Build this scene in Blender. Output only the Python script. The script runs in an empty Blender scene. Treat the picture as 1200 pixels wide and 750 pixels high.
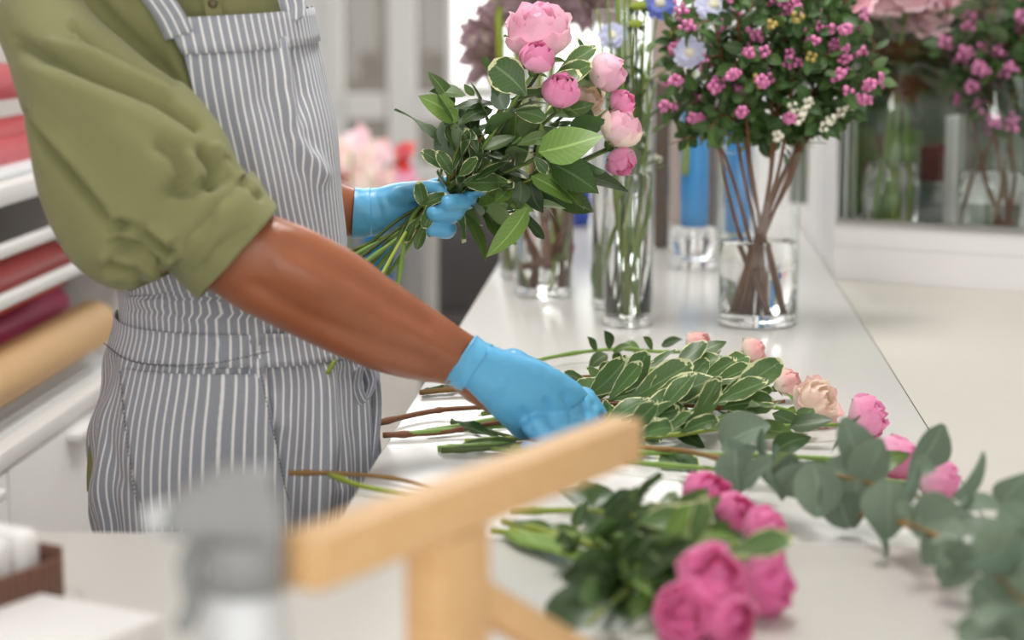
import bpy, bmesh, math, random
from mathutils import Vector as V, Matrix as M4, noise
random.seed(7)
S = bpy.context.scene
C = S.collection
PI = math.pi
# ------------------------------------------------------------------ camera
F = 2400.0                       # focal length in pixels of the 1200x750 frame
CAMZ = 1.37
PITCH = math.atan(372 / F)
cd = bpy.data.cameras.new('camera')
cam = bpy.data.objects.new('camera', cd); C.objects.link(cam)
cam.location = (0, 0, CAMZ); cam.rotation_euler = (PI / 2 - PITCH, 0, 0)
cd.sensor_width = 36; cd.lens = F * 36 / 1200
cd.clip_start = .05; cd.clip_end = 200
cd.dof.use_dof = True; cd.dof.focus_distance = 2.28; cd.dof.aperture_fstop = 3.3
S.camera = cam
# ------------------------------------------------------------------ world, lamps, exposure
w = bpy.data.worlds.new('world'); S.world = w; w.use_nodes = True
bg = w.node_tree.nodes['Background']
bg.inputs[0].default_value = (1.0, 0.985, 0.965, 1); bg.inputs[1].default_value = 2.35
def area(name, loc, tgt, sx, sy, power, col=(1, 1, 1)):
    l = bpy.data.lights.new(name, 'AREA'); l.shape = 'RECTANGLE'; l.size = sx; l.size_y = sy
    l.energy = power; l.color = col
    o = bpy.data.objects.new(name, l); C.objects.link(o); o.location = loc
    o.rotation_euler = (V(tgt) - V(loc)).to_track_quat('-Z', 'Y').to_euler()
    return o
area('ceiling_lamp', (0.1, 2.4, 2.92), (0.1, 2.4, 0), .55, 1.0, 33, (1, .975, .95))
area('ceiling_lamp', (-0.3, 6.2, 2.92), (-0.3, 6.2, 0), 1.6, 3.0, 70, (1, .99, .98))
S.view_settings.view_transform = 'Standard'; S.view_settings.look = 'None'
S.view_settings.exposure = 0.0; S.view_settings.gamma = 1.0
try: S.view_settings.use_curve_mapping = False
except Exception: pass
S.cycles.max_bounces = 14; S.cycles.transparent_max_bounces = 24
S.cycles.transmission_bounces = 12; S.cycles.glossy_bounces = 6; S.cycles.diffuse_bounces = 5
S.cycles.use_denoising = True

# ------------------------------------------------------------------ measuring helpers
FW = V((0, math.cos(PITCH), -math.sin(PITCH))); UP = V((0, math.sin(PITCH), math.cos(PITCH)))
CP = V((0, 0, CAMZ))
def ray(px, py): return V((1, 0, 0)) * ((px - 600) / F) + UP * ((375 - py) / F) + FW
def P(px, py, Y):
    r = ray(px, py); return CP + r * (Y / r.y)
def Z(px, py, z):
    r = ray(px, py); return CP + r * ((z - CAMZ) / r.z)
def proj(p):
    d = p - CP; c = d.dot(FW)
    return 600 + F * d.x / c, 375 - F * d.dot(UP) / c
TOP = 0.92                        # height of the counter top
# the counter's own axes: E1 runs along it away from the camera, E2 to its right
E1 = ray(775, 3); E1.z = 0; E1.normalize(); E2 = V((E1.y, -E1.x, 0))
def ST(p): return p.dot(E2), p.dot(E1)
def W(s, t, z): return E2 * s + E1 * t + V((0, 0, z))
SL = ST(Z(492, 455, TOP))[0]; SR = ST(Z(1010, 377, TOP))[0]
TJ = ST(Z(960, 638, TOP))[1]      # the joint between the long counter and the front desk
YAW = math.atan2(-E1.x, E1.y)     # rotation about z that turns Y into E1

# ------------------------------------------------------------------ object helpers
WM = {}
def put(o, parent=None, m=None):
    C.objects.link(o)
    m = m or M4.Identity(4)
    WM[o.name] = m.copy()
    if parent is not None:
        o.parent = parent; o.matrix_basis = WM[parent.name].inverted() @ m
    else: o.matrix_basis = m
    return o
def mesh(name, vs, fs, mat=None, uvs=None, smooth=True):
    me = bpy.data.meshes.new(name); me.from_pydata([tuple(v) for v in vs], [], fs)
    if uvs:
        ul = me.uv_layers.new(name='UVMap')
        for l in me.loops: ul.data[l.index].uv = uvs[l.vertex_index]
    if mat: me.materials.append(mat)
    if smooth: me.polygons.foreach_set('use_smooth', [True] * len(me.polygons))
    me.update(); return me
def obj(name, me, parent=None, m=None): return put(bpy.data.objects.new(name, me), parent, m)
def geo(name, vf, mat, parent=None, smooth=True, uvs=None):
    """mesh given in world coordinates -> object with its origin at its own centre"""
    vs, fs = vf
    c = sum((V(v) for v in vs), V()) / max(1, len(vs))
    return obj(name, mesh(name, [V(v) - c for v in vs], fs, mat, uvs, smooth), parent, M4.Translation(c))
def thing(name, label, cat, loc, group=None):
    o = bpy.data.objects.new(name, None); o.empty_display_size = .02
    put(o, None, M4.Translation(V(loc))); return tag(o, label, cat, group)
def tag(o, label, cat, group=None):
    o['label'] = label; o['category'] = cat
    if group: o['group'] = group
    return o
def struct(o): o['kind'] = 'structure'; return o
def stuff(o): o['kind'] = 'stuff'; return o
def join(*parts):
    vs, fs = [], []
    for a, b in parts:
        n = len(vs); vs += [V(v) for v in a]; fs += [[i + n for i in f] for f in b]
    return vs, fs
def xf(vf, m): return [m @ V(v) for v in vf[0]], vf[1]
def box(c, sx, sy, sz, rot=None):
    m = M4.Translation(V(c)) @ (rot.to_4x4() if rot else M4.Identity(4))
    vs = [m @ V((x * sx / 2, y * sy / 2, z * sz / 2)) for x in (-1, 1) for y in (-1, 1) for z in (-1, 1)]
    return vs, [[0, 1, 3, 2], [4, 6, 7, 5], [0, 4, 5, 1], [2, 3, 7, 6], [0, 2, 6, 4], [1, 5, 7, 3]]
def bbox(c, sx, sy, sz, rot=None, bev=.003, seg=2):
    bm = bmesh.new(); bmesh.ops.create_cube(bm, size=1)
    bmesh.ops.scale(bm, vec=(sx, sy, sz), verts=bm.verts)
    bmesh.ops.bevel(bm, geom=bm.edges[:], offset=bev, segments=seg, affect='EDGES', profile=.5)
    m = M4.Translation(V(c)) @ (rot.to_4x4() if rot else M4.Identity(4))
    bm.verts.index_update()
    r = [m @ v.co for v in bm.verts], [[v.index for v in f.verts] for f in bm.faces]
    bm.free(); return r
RC = M4.Rotation(YAW, 3, 'Z')          # counter-aligned rotation
def cbox(s0, s1, t0, t1, z0, z1, bev=0):
    c = W((s0 + s1) / 2, (t0 + t1) / 2, (z0 + z1) / 2)
    if bev: return bbox(c, s1 - s0, t1 - t0, z1 - z0, RC, bev)
    return box(c, s1 - s0, t1 - t0, z1 - z0, RC)
def frames(pts):
    """parallel-transport frames along a polyline"""
    out = []; n = None
    for i, p in enumerate(pts):
        t = (pts[min(i + 1, len(pts) - 1)] - pts[max(i - 1, 0)])
        t = t.normalized() if t.length > 1e-9 else V((0, 0, 1))
        if n is None: n = t.orthogonal().normalized()
        n = (n - t * n.dot(t)); n = n.normalized() if n.length > 1e-6 else t.orthogonal().normalized()
        out.append((t, n, t.cross(n)))
    return out
def tube(pts, rad, seg=6, cap=True):
    pts = [V(p) for p in pts]
    if not isinstance(rad, (list, tuple)): rad = [rad] * len(pts)
    vs, fs = [], []
    for p, r, (t, n, b) in zip(pts, rad, frames(pts)):
        for k in range(seg):
            a = 2 * PI * k / seg; vs.append(p + n * (r * math.cos(a)) + b * (r * math.sin(a)))
    for i in range(len(pts) - 1):
        for k in range(seg):
            k2 = (k + 1) % seg; fs.append([i * seg + k, i * seg + k2, (i + 1) * seg + k2, (i + 1) * seg + k])
    if cap: fs.append(list(range(seg))[::-1]); fs.append([(len(pts) - 1) * seg + k for k in range(seg)])
    return vs, fs
def spline(pts, n=8):
    """Catmull-Rom through the points (works for Vectors of any size)"""
    pts = [V(p) for p in pts]; out = []
    q = [pts[0] * 2 - pts[1]] + pts + [pts[-1] * 2 - pts[-2]]
    for i in range(1, len(q) - 2):
        for k in range(n):
            t = k / n; a, b, c, d = q[i - 1], q[i], q[i + 1], q[i + 2]
            out.append(.5 * ((2 * b) + (c - a) * t + (2 * a - 5 * b + 4 * c - d) * t * t + (3 * b - a - 3 * c + d) * t ** 3))
    out.append(pts[-1]); return out
def lathe(prof, seg=32, loc=(0, 0, 0), closed=False):
    vs, fs = [], []; n = len(prof); L = V(loc)
    for r, z in prof:
        for k in range(seg):
            a = 2 * PI * k / seg; vs.append(L + V((r * math.cos(a), r * math.sin(a), z)))
    for i in range(n if closed else n - 1):
        j = (i + 1) % n
        for k in range(seg):
            k2 = (k + 1) % seg; fs.append([i * seg + k, i * seg + k2, j * seg + k2, j * seg + k])
    if not closed:
        fs.append(list(range(seg))[::-1]); fs.append([(n - 1) * seg + k for k in range(seg)])
    return vs, fs
def ball(c, r, seg=8, rings=5, sc=(1, 1, 1)):
    vs, fs = [], []; c = V(c)
    vs.append(c + V((0, 0, -r * sc[2])))
    for i in range(1, rings):
        a = -PI / 2 + PI * i / rings
        for k in range(seg):
            b = 2 * PI * k / seg
            vs.append(c + V((r * sc[0] * math.cos(a) * math.cos(b), r * sc[1] * math.cos(a) * math.sin(b), r * sc[2] * math.sin(a))))
    vs.append(c + V((0, 0, r * sc[2])))
    for k in range(seg): fs.append([0, 1 + (k + 1) % seg, 1 + k])
    for i in range(rings - 2):
        for k in range(seg):
            a = 1 + i * seg + k; b = 1 + i * seg + (k + 1) % seg; fs.append([a, b, b + seg, a + seg])
    n = len(vs) - 1; o = 1 + (rings - 2) * seg
    for k in range(seg): fs.append([n, o + k, o + (k + 1) % seg])
    return vs, fs
def grid(rows, closed=False):
    """rows of points -> quads"""
    n = len(rows[0]); vs = [p for r in rows for p in r]; fs = []
    for i in range(len(rows) - 1):
        for k in range(n if closed else n - 1):
            k2 = (k + 1) % n; fs.append([i * n + k, i * n + k2, (i + 1) * n + k2, (i + 1) * n + k])
    return vs, fs
def apply_mods(o):
    dg = bpy.context.evaluated_depsgraph_get(); dg.update()
    me = bpy.data.meshes.new_from_object(o.evaluated_get(dg)); old = o.data
    o.modifiers.clear(); o.data = me; bpy.data.meshes.remove(old)
    me.polygons.foreach_set('use_smooth', [True] * len(me.polygons)); return o
def remesh(o, voxel, it=6, fac=.5):
    r = o.modifiers.new('r', 'REMESH'); r.mode = 'VOXEL'; r.voxel_size = voxel
    s = o.modifiers.new('s', 'SMOOTH'); s.iterations = it; s.factor = fac
    return apply_mods(o)

# ------------------------------------------------------------------ materials
def lin(c):
    if isinstance(c, str): c = [int(c[i:i + 2], 16) / 255 for i in (0, 2, 4)]
    return tuple(((x + .055) / 1.055) ** 2.4 if x > .04045 else x / 12.92 for x in c) + (1,)
class NT:
    def __init__(s, name):
        s.m = bpy.data.materials.new(name); s.m.use_nodes = True; s.t = s.m.node_tree; s.n = s.t.nodes
        s.b = s.n['Principled BSDF']; s.out = s.n['Material Output']
    def new(s, ty, **kw):
        n = s.n.new(ty)
        for k, v in kw.items(): setattr(n, k, v)
        return n
    def link(s, a, b): s.t.links.new(a, b)
    def val(s, sock, v):
        if hasattr(v, 'is_output'): s.link(v, sock)
        else: sock.default_value = v
    def math(s, op, a, b=0.0, c=0.0):
        n = s.new('ShaderNodeMath', operation=op)
        for i, v in enumerate((a, b, c)): s.val(n.inputs[i], v)
        return n.outputs[0]
    def mix(s, f, a, b):
        n = s.new('ShaderNodeMix', data_type='RGBA')
        s.val(n.inputs[0], f); s.val(n.inputs[6], a); s.val(n.inputs[7], b); return n.outputs[2]
    def noise(s, scale, detail=3, co=None, rough=.5):
        n = s.new('ShaderNodeTexNoise'); n.inputs['Scale'].default_value = scale; n.inputs['Detail'].default_value = detail
        n.inputs['Roughness'].default_value = rough
        if co is not None: s.link(co, n.inputs['Vector'])
        return n.outputs['Fac']
    def ramp(s, f, stops):
        n = s.new('ShaderNodeValToRGB'); e = n.color_ramp.elements
        while len(e) < len(stops): e.new(.5)
        for x, (p, c) in zip(e, stops): x.position = p; x.color = c if not isinstance(c, (int, float)) else (c, c, c, 1)
        s.val(n.inputs[0], f); return n.outputs[0]
    def bump(s, h, strength=.3, dist=.001):
        n = s.new('ShaderNodeBump'); n.inputs['Strength'].default_value = strength; n.inputs['Distance'].default_value = dist
        s.link(h, n.inputs['Height']); s.link(n.outputs[0], s.b.inputs['Normal'])
    def oco(s): return s.new('ShaderNodeTexCoord').outputs['Object']
    def uv(s):
        sp = s.new('ShaderNodeSeparateXYZ'); s.link(s.new('ShaderNodeTexCoord').outputs['UV'], sp.inputs[0])
        return sp.outputs[0], sp.outputs[1]
    def rnd(s): return s.new('ShaderNodeObjectInfo').outputs['Random']
def mat(name, col, rough=.5, metal=0, var=.08, scale=20, bump=0, bscale=200, spec=.5, coat=0, sub=0, sheen=0):
    t = NT(name); c = lin(col); b = t.b
    f = t.noise(scale, 4, t.oco())
    d = tuple(x * (1 - var) for x in c[:3]) + (1,); e = tuple(min(1, x * (1 + var)) for x in c[:3]) + (1,)
    t.link(t.mix(f, d, e), b.inputs['Base Color'])
    b.inputs['Roughness'].default_value = rough; b.inputs['Metallic'].default_value = metal
    b.inputs['Specular IOR Level'].default_value = spec; b.inputs['Coat Weight'].default_value = coat
    b.inputs['Sheen Weight'].default_value = sheen
    if sub:
        b.inputs['Subsurface Weight'].default_value = sub; b.inputs['Subsurface Radius'].default_value = (.02, .008, .004)
        b.inputs['Subsurface Scale'].default_value = .3
    if bump: t.bump(t.noise(bscale, 4, t.oco()), bump)
    return t.m
def leaf_mat(name, dark, light, edge=None, ew=.2, rough=.45, under=None, vein=.35):
    t = NT(name); b = t.b; u, v = t.uv()
    au = t.math('ABSOLUTE', t.math('SUBTRACT', t.math('MULTIPLY', u, 2.0), 1.0))      # 0 at the midrib, 1 at the edge
    n = t.noise(9, 3, t.oco())
    col = t.mix(t.math('ADD', t.math('MULTIPLY', t.rnd(), .75), t.math('MULTIPLY', n, .3)), lin(dark), lin(light))
    # side veins slanting towards the tip
    ph = t.math('SINE', t.math('MULTIPLY', t.math('SUBTRACT', v, t.math('MULTIPLY', au, .22)), 62.0))
    vs = t.math('MULTIPLY', t.math('GREATER_THAN', ph, .86), .35 * vein)
    mid = t.math('LESS_THAN', au, .07)
    vf = t.math('MAXIMUM', vs, t.math('MULTIPLY', mid, vein * 1.5))
    lighter = tuple(min(1, x * 1.5 + .07) for x in lin(light)[:3]) + (1,)
    col = t.mix(vf, col, lighter)
    if edge:
        # cream margin of uneven width, wider at the tip
        dist = t.math('MAXIMUM', au, t.math('SUBTRACT', t.math('MULTIPLY', v, 1.35), .33))
        wob = t.math('MULTIPLY', t.math('SUBTRACT', t.noise(4.5, 4, t.oco()), .5), .75)
        e = t.math('GREATER_THAN', t.math('ADD', dist, wob), 1 - ew)
        col = t.mix(e, col, lin(edge))
    if under:
        col = t.mix(t.new('ShaderNodeNewGeometry').outputs['Backfacing'], col, lin(under))
    t.link(col, b.inputs['Base Color'])
    b.inputs['Roughness'].default_value = rough; b.inputs['Specular IOR Level'].default_value = .45
    t.bump(t.math('ADD', vf, t.math('MULTIPLY', n, .4)), .25, .0008)
    tr = t.new('ShaderNodeBsdfTranslucent'); t.link(col, tr.inputs['Color'])
    mx = t.new('ShaderNodeMixShader'); mx.inputs[0].default_value = .16
    t.link(b.outputs[0], mx.inputs[1]); t.link(tr.outputs[0], mx.inputs[2]); t.link(mx.outputs[0], t.out.inputs[0])
    return t.m
def petal_mat(name, base, mid, tip, rough=.55):
    t = NT(name); b = t.b; u, v = t.uv()
    n = t.noise(14, 3, t.oco())
    f = t.math('ADD', v, t.math('MULTIPLY', t.math('SUBTRACT', n, .5), .35))
    f = t.math('ADD', f, t.math('MULTIPLY', t.math('SUBTRACT', t.rnd(), .5), .3))
    col = t.ramp(f, [(.08, lin(base)), (.5, lin(mid)), (.98, lin(tip))])
    st = t.math('MULTIPLY', t.math('SINE', t.math('MULTIPLY', u, 70.0)), .5)
    t.link(col, b.inputs['Base Color']); b.inputs['Roughness'].default_value = rough
    b.inputs['Sheen Weight'].default_value = .15
    t.bump(t.math('ADD', st, n), .12, .0005)
    tr = t.new('ShaderNodeBsdfTranslucent'); t.link(col, tr.inputs['Color'])
    mx = t.new('ShaderNodeMixShader'); mx.inputs[0].default_value = .38
    t.link(b.outputs[0], mx.inputs[1]); t.link(tr.outputs[0], mx.inputs[2]); t.link(mx.outputs[0], t.out.inputs[0])
    return t.m
def glass_mat(name, tint=(.985, .99, .988), edge=(.6, .66, .64)):
    """thin clear glass: lets light straight through, mirrors at grazing angles"""
    t = NT(name)
    lw = t.new('ShaderNodeLayerWeight'); lw.inputs[0].default_value = .28
    tc = t.mix(t.math('POWER', lw.outputs['Facing'], 3.0), tint + (1,), edge + (1,))
    tp = t.new('ShaderNodeBsdfTransparent'); t.link(tc, tp.inputs[0])
    gl = t.new('ShaderNodeBsdfGlossy'); gl.inputs['Roughness'].default_value = .01; gl.inputs['Color'].default_value = (1, 1, 1, 1)
    mx = t.new('ShaderNodeMixShader')
    t.link(t.math('MULTIPLY', t.math('ADD', t.math('POWER', lw.outputs['Facing'], 3.5), .045), .8), mx.inputs[0])
    t.link(tp.outputs[0], mx.inputs[1]); t.link(gl.outputs[0], mx.inputs[2]); t.link(mx.outputs[0], t.out.inputs[0])
    return t.m
def solid_glass(name, ior, col=(1, 1, 1), rough=0):
    t = NT(name); b = t.b
    b.inputs['Transmission Weight'].default_value = 1; b.inputs['IOR'].default_value = ior
    b.inputs['Roughness'].default_value = rough; b.inputs['Base Color'].default_value = col + (1,)
    return t.m
def stripe_mat(name):
    t = NT(name); b = t.b; u, v = t.uv()
    per = .0090
    fr = t.math('FRACT', t.math('DIVIDE', u, per))
    s = t.math('LESS_THAN', fr, .24)
    n = t.noise(900, 2, t.oco()); n2 = t.noise(2600, 2, t.oco())
    g = t.mix(t.math('ADD', t.math('MULTIPLY', n, .7), t.math('MULTIPLY', n2, .3)), lin('80838c'), lin('b2b5be'))
    t.link(t.mix(s, g, lin('eeeeee')), b.inputs['Base Color'])
    b.inputs['Roughness'].default_value = .85; b.inputs['Specular IOR Level'].default_value = .2
    t.bump(n2, .35, .0006); return t.m
MAT = {}
MAT['stripe'] = stripe_mat('striped_cotton')
MAT['shirt'] = mat('olive_cotton', '828359', .85, var=.12, scale=14, bump=.25, bscale=900, spec=.2, sheen=.15)
MAT['skin'] = mat('skin', '985a3b', .34, var=.18, scale=22, bump=.3, bscale=260, sub=.05)
MAT['glove'] = mat('nitrile', '64b4e1', .33, var=.10, scale=30, bump=.18, bscale=120, sub=.08)
MAT['hair'] = mat('hair', '1a1410', .6, var=.3, scale=80, bump=.5, bscale=150)
MAT['trousers'] = mat('denim', '2d3440', .85)
MAT['shoe'] = mat('shoe_leather', '2a211c', .4)
MAT['stitch'] = mat('stitching', '33353b', .8)
MAT['button'] = mat('button', '5a5238', .4)
MAT['eye'] = mat('eye', 'efe9e2', .2)
MAT['counter'] = mat('counter_laminate', 'd2d1cd', .2, var=.025, scale=5, bump=.03, bscale=60, spec=.55)
MAT['desk'] = mat('desk_laminate', 'd3d1cb', .3, var=.02, scale=5, bump=.03, bscale=60)
MAT['ledge'] = mat('ledge_paint', 'c6c3ba', .6, var=.02)
MAT['white'] = mat('white_paint', 'e6e5e3', .5, var=.02)
MAT['wall'] = mat('wall_paint', 'e2e1e0', .7, var=.02)
MAT['ceil'] = mat('ceiling_paint', 'ecebe8', .8, var=.02)
MAT['floor'] = mat('floor_tile', 'a39c94', .45, var=.1, scale=3)
MAT['glass'] = glass_mat('clear_glass')
MAT['base_glass'] = solid_glass('thick_glass', 1.5)
MAT['water'] = solid_glass('water', 1.33)
MAT['pane'] = glass_mat('pane_glass', (.95, .97, .96), (.8, .85, .84))
MAT['stem'] = mat('green_stem', '7c9c48', .45, var=.25, scale=60)
MAT['darkstem'] = mat('dark_stem', '4a5c2c', .5, var=.35, scale=60)
MAT['brownstem'] = mat('brown_twig', '74482a', .6, var=.35, scale=90, bump=.3, bscale=300)
MAT['tanstem'] = mat('tan_twig', '8f6d3a', .6, var=.3, scale=70, bump=.3, bscale=300)
MAT['limestem'] = mat('lime_stem', '8a9a35', .5, var=.2, scale=60)
MAT['calyx'] = mat('sepal_green', '577032', .55, var=.2, scale=60)
MAT['rose_leaf'] = leaf_mat('rose_leaf', '2f4719', '5d7a34', None, rough=.4, under='7d9564')
MAT['light_leaf'] = leaf_mat('light_leaf', '5f8236', '86a552', None, rough=.42, under='8fa870')
MAT['var_leaf'] = leaf_mat('variegated_leaf', '35522a', '5c7a42', 'd9dba8', .09, rough=.38, under='8a9f76')
MAT['dark_leaf'] = leaf_mat('dark_leaf', '1e3614', '3c5825', None, rough=.35, under='5d7a4a')
MAT['euca'] = leaf_mat('eucalyptus_leaf', '586b58', '879b86', None, rough=.6, under='6d8574', vein=.15)
MAT['berry_leaf'] = leaf_mat('snowberry_leaf', '25401a', '486a2e', None, rough=.5, under='6d8a5a')
MAT['pink'] = petal_mat('pink_petal', 'fdf6e4', 'fddcea', 'fbc6de')
MAT['hot'] = petal_mat('hot_pink_petal', 'fce0ec', 'fbbcdb', 'f8a2cf')
MAT['blush'] = petal_mat('blush_petal', 'fdf6e2', 'fee4ea', 'fcccde')
MAT['peach'] = petal_mat('peach_petal', 'fdf8e8', 'fdf0e4', 'fac6c4')
MAT['cream'] = petal_mat('cream_petal', 'fefaee', 'fef4e4', 'fde6da')
MAT['magenta'] = petal_mat('magenta_petal', 'f8c4dc', 'f698c8', 'f17ebc')
MAT['rose_bg'] = petal_mat('soft_pink_petal', 'fdeeee', 'fddfe6', 'fbcfdb')
MAT['lav'] = petal_mat('lavender_petal', 'fafafd', 'eaecfb', 'dee1f9')
MAT['blue'] = petal_mat('blue_petal', 'b6c2f0', '8c9ee4', '7a8cdc')
MAT['berry'] = mat('pink_berry', 'd27aaa', .3, var=.35, scale=70)
MAT['wberry'] = mat('white_berry', 'eeebd8', .35, var=.06, scale=60)
MAT['gberry'] = mat('yellow_bud', 'b5a25a', .5, var=.3, scale=60)
MAT['mauve'] = petal_mat('mauve_bract', 'cdb8ae', 'c0a8aa', 'ad929c')
MAT['kraft'] = mat('kraft_paper', 'd9b07c', .6, var=.05)
MAT['redpaper'] = mat('red_paper', 'c22a20', .4, var=.08)
MAT['pinkpaper'] = mat('pink_paper', 'c9386e', .45, var=.08)
MAT['crimson'] = mat('crimson_paper', 'c8122f', .35, var=.15)
MAT['card'] = mat('card_core', 'b99a74', .8)
MAT['sheet'] = mat('tissue_sheet', 'e4e8ea', .6)
MAT['rackback'] = mat('rack_back', 'b9b0a8', .7)
MAT['taupe'] = mat('taupe_board', '7a726b', .7)
MAT['dark'] = mat('dark_laminate', '3b3839', .45, var=.1)
MAT['darkbrown'] = mat('dark_ceramic', '5c5047', .5)
MAT['steel'] = mat('brushed_steel', 'c9cacc', .3, metal=1)
MAT['plastic'] = mat('grey_plastic', '8a8b8b', .35)
MAT['alu'] = mat('aluminium', 'cfd1d3', .4, metal=.15)
MAT['blueglass'] = mat('blue_dye', '1a8ed8', .2, var=.1)
MAT['navy'] = mat('navy_glass', '1c3f9a', .15)
MAT['burgundy'] = mat('burgundy_paper', '6d2a33', .5)
MAT['wood'] = None
def wood():
    t = NT('pale_wood'); b = t.b; co = t.oco()
    mp = t.new('ShaderNodeMapping'); mp.inputs['Scale'].default_value = (2, 30, 30); t.link(co, mp.inputs[0])
    n = t.noise(3, 5, mp.outputs[0])
    t.link(t.mix(n, lin('cfa06a'), lin('e2bd8a')), b.inputs['Base Color']); b.inputs['Roughness'].default_value = .5
    return t.m
MAT['wood'] = wood()
def wicker():
    t = NT('brown_wicker'); b = t.b
    wv = t.new('ShaderNodeTexWave'); wv.inputs['Scale'].default_value = 90; wv.inputs['Distortion'].default_value = 3; t.link(t.oco(), wv.inputs['Vector'])
    t.link(t.mix(wv.outputs['Fac'], lin('4b2d22'), lin('7a5140')), b.inputs['Base Color']); b.inputs['Roughness'].default_value = .5
    return t.m
MAT['wicker'] = wicker()
MAT['mossback'] = mat('cabinet_back', '6f7668', .7, var=.35, scale=9)

# ------------------------------------------------------------------ structure
BACK = 10.0
def quad(name, pts, m): return struct(geo(name, (pts, [[0, 1, 2, 3]]), m, None, False))
floor = struct(geo('floor', box((.2, 4.2, -.05), 4.6, 13, .1), MAT['floor'], None, False))
struct(geo('ceiling', box((.2, 4.2, 3.05), 4.6, 13, .1), MAT['ceil'], None, False))
LW = -1.62                                        # left wall, in the counter's frame
struct(geo('wall_left', cbox(LW - .1, LW, -1.5, BACK, 0, 3), MAT['wall'], None, False))
# cabinet corner: where the glass display cabinet meets the right wall
K = Z(978, 326, TOP)
KS, KT = ST(K)
struct(geo('wall_right', cbox(SR + .002, KS + .02, KT + .03, BACK, 0, 3), MAT['wall'], None, False))
struct(geo('wall_right', box((2.1, 2.2, 1.5), .1, 7.0, 3), MAT['wall'], None, False))
# back wall: white frame with tall openings
def bx(px0, px1, py0, py1, Y=BACK, th=.12, z1=None):
    a = P(px0, py0, Y); b = P(px1, py1, Y)
    return box(((a.x + b.x) / 2, Y + th / 2, (a.z + b.z) / 2), abs(b.x - a.x), th, abs(a.z - b.z))
parts = [(-60, 404, -420, 330), (450, 489, -420, 330), (521, 532, -420, 330), (404, 450, 110, 139), (489, 521, 110, 143), (404, 450, 190, 330), (489, 521, 195, 330),
         (532, 940, 100, 118), (532, 940, 178, 330), (612, 640, -420, 178), (720, 745, -420, 178), (820, 940, -420, 330),
         (404, 940, -420, -300)]
struct(geo('wall_back', join(*[bx(*p) for p in parts]), MAT['white'], None, False))
n = 0
for a in [(404, 450, -300, 110), (404, 450, 139, 190), (489, 521, -300, 110), (489, 521, 143, 195), (532, 612, -300, 100), (532, 612, 118, 178),
          (640, 720, -300, 100), (640, 720, 118, 178), (745, 820, -300, 100), (745, 820, 118, 178)]:
    n += 1
    g = bx(*a, Y=BACK + .05, th=.008)
    struct(geo('window_%d' % n, g, MAT['pane'], None, False))
# outside: a taupe building front and hedge beyond the glass
struct(geo('exterior_facade', bx(250, 526, -330, 330, Y=12.2, th=.3), MAT['taupe'], None, False))
struct(geo('exterior_ground', box((0, 14.5, -.05), 9, 8, .1), MAT['floor'], None, False))

# ------------------------------------------------------------------ counter, desk, ledge
def counter():
    loc = W((SL + SR) / 2, 3.2, 0)
    t = thing('counter', 'long white glossy shop counter carrying the vases and cut flowers', 'counter', loc)
    T1 = 4.55
    geo('worktop', cbox(SL, SR, TJ + .0008, T1, TOP - .035, TOP, .003), MAT['counter'], t)
    geo('front_panel', cbox(SL + .03, SL + .05, TJ + .02, T1 - .02, .08, TOP - .035), MAT['white'], t, False)
    geo('end_panel', cbox(SL + .05, SR - .02, T1 - .04, T1 - .02, .08, TOP - .035), MAT['white'], t, False)
    geo('plinth', cbox(SL + .08, SR - .02, TJ + .02, T1 - .04, 0, .08), MAT['taupe'], t, False)
    return t
counter()
def desk():
    t = thing('front_desk', 'white service desk in the foreground with stand, bottle and tray on it', 'desk', W(-.3, 1.3, 0))
    geo('desktop', cbox(-1.5, 1.1, .72, TJ - .0008, TOP - .035, TOP, .003), MAT['desk'], t)
    geo('back_panel', cbox(-1.48, SL, TJ - .05, TJ - .03, .0, TOP - .035), MAT['white'], t, False)
    geo('front_panel', cbox(-1.48, 1.08, .76, .78, .0, TOP - .035), MAT['white'], t, False)
    geo('side_panel', cbox(-1.48, -1.46, .78, TJ - .05, .0, TOP - .035), MAT['white'], t, False)
    geo('side_panel', cbox(1.06, 1.08, .78, TJ - .05, .0, TOP - .035), MAT['white'], t, False)
    return t
desk()
N = V((math.sin(math.radians(31)), math.cos(math.radians(31)), 0))      # into the cabinet
T = V((N.y, -N.x, 0))                                                    # along its front, to the right
CL = 1.25; CDROP = .035
def ledge():
    a = W(SR + .0015, TJ + .001, 0); b = W(SR + .0015, KT - .004, 0); c = K + T * CL; d = V((c.x, a.y, 0))
    pts = [V((p.x, p.y, z)) for z in (TOP - .04, TOP - .002) for p in (a, d, c, b)]
    o = geo('side_ledge', (pts, [[3, 2, 1, 0], [4, 5, 6, 7], [0, 1, 5, 4], [1, 2, 6, 5], [2, 3, 7, 6], [3, 0, 4, 7]]), MAT['ledge'], None, False)
    tag(o, 'matt white side ledge between the counter edge and the glass cabinet', 'ledge')
ledge()
def nbox(a0, a1, n0, n1, z0, z1, bev=0):
    """box in the cabinet's own frame (along its front, into it, up) from the corner K"""
    c = V((K.x, K.y, 0)) + T * ((a0 + a1) / 2) + N * ((n0 + n1) / 2) + V((0, 0, (z0 + z1) / 2))
    r = M4((T, N, V((0, 0, 1)))).transposed()
    return bbox(c, a1 - a0, n1 - n0, z1 - z0, r, bev) if bev else box(c, a1 - a0, n1 - n0, z1 - z0, r)
CZ0 = P(978, 262, K.y).z           # underside of the cabinet's frame
CDEP = .62
def prism(pts, z0, z1):
    n = len(pts); vs = [V((p.x, p.y, z)) for z in (z0, z1) for p in pts]
    return vs, [list(range(n))[::-1], [n + i for i in range(n)]] + [[i, (i + 1) % n, n + (i + 1) % n, n + i] for i in range(n)]
K1 = K + E2 * .034
CU = CDEP / E1.dot(N)
CPOLY = [K1 + N * .001, K + T * CL, K + T * CL + N * CDEP, K1 + E1 * CU]
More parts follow.
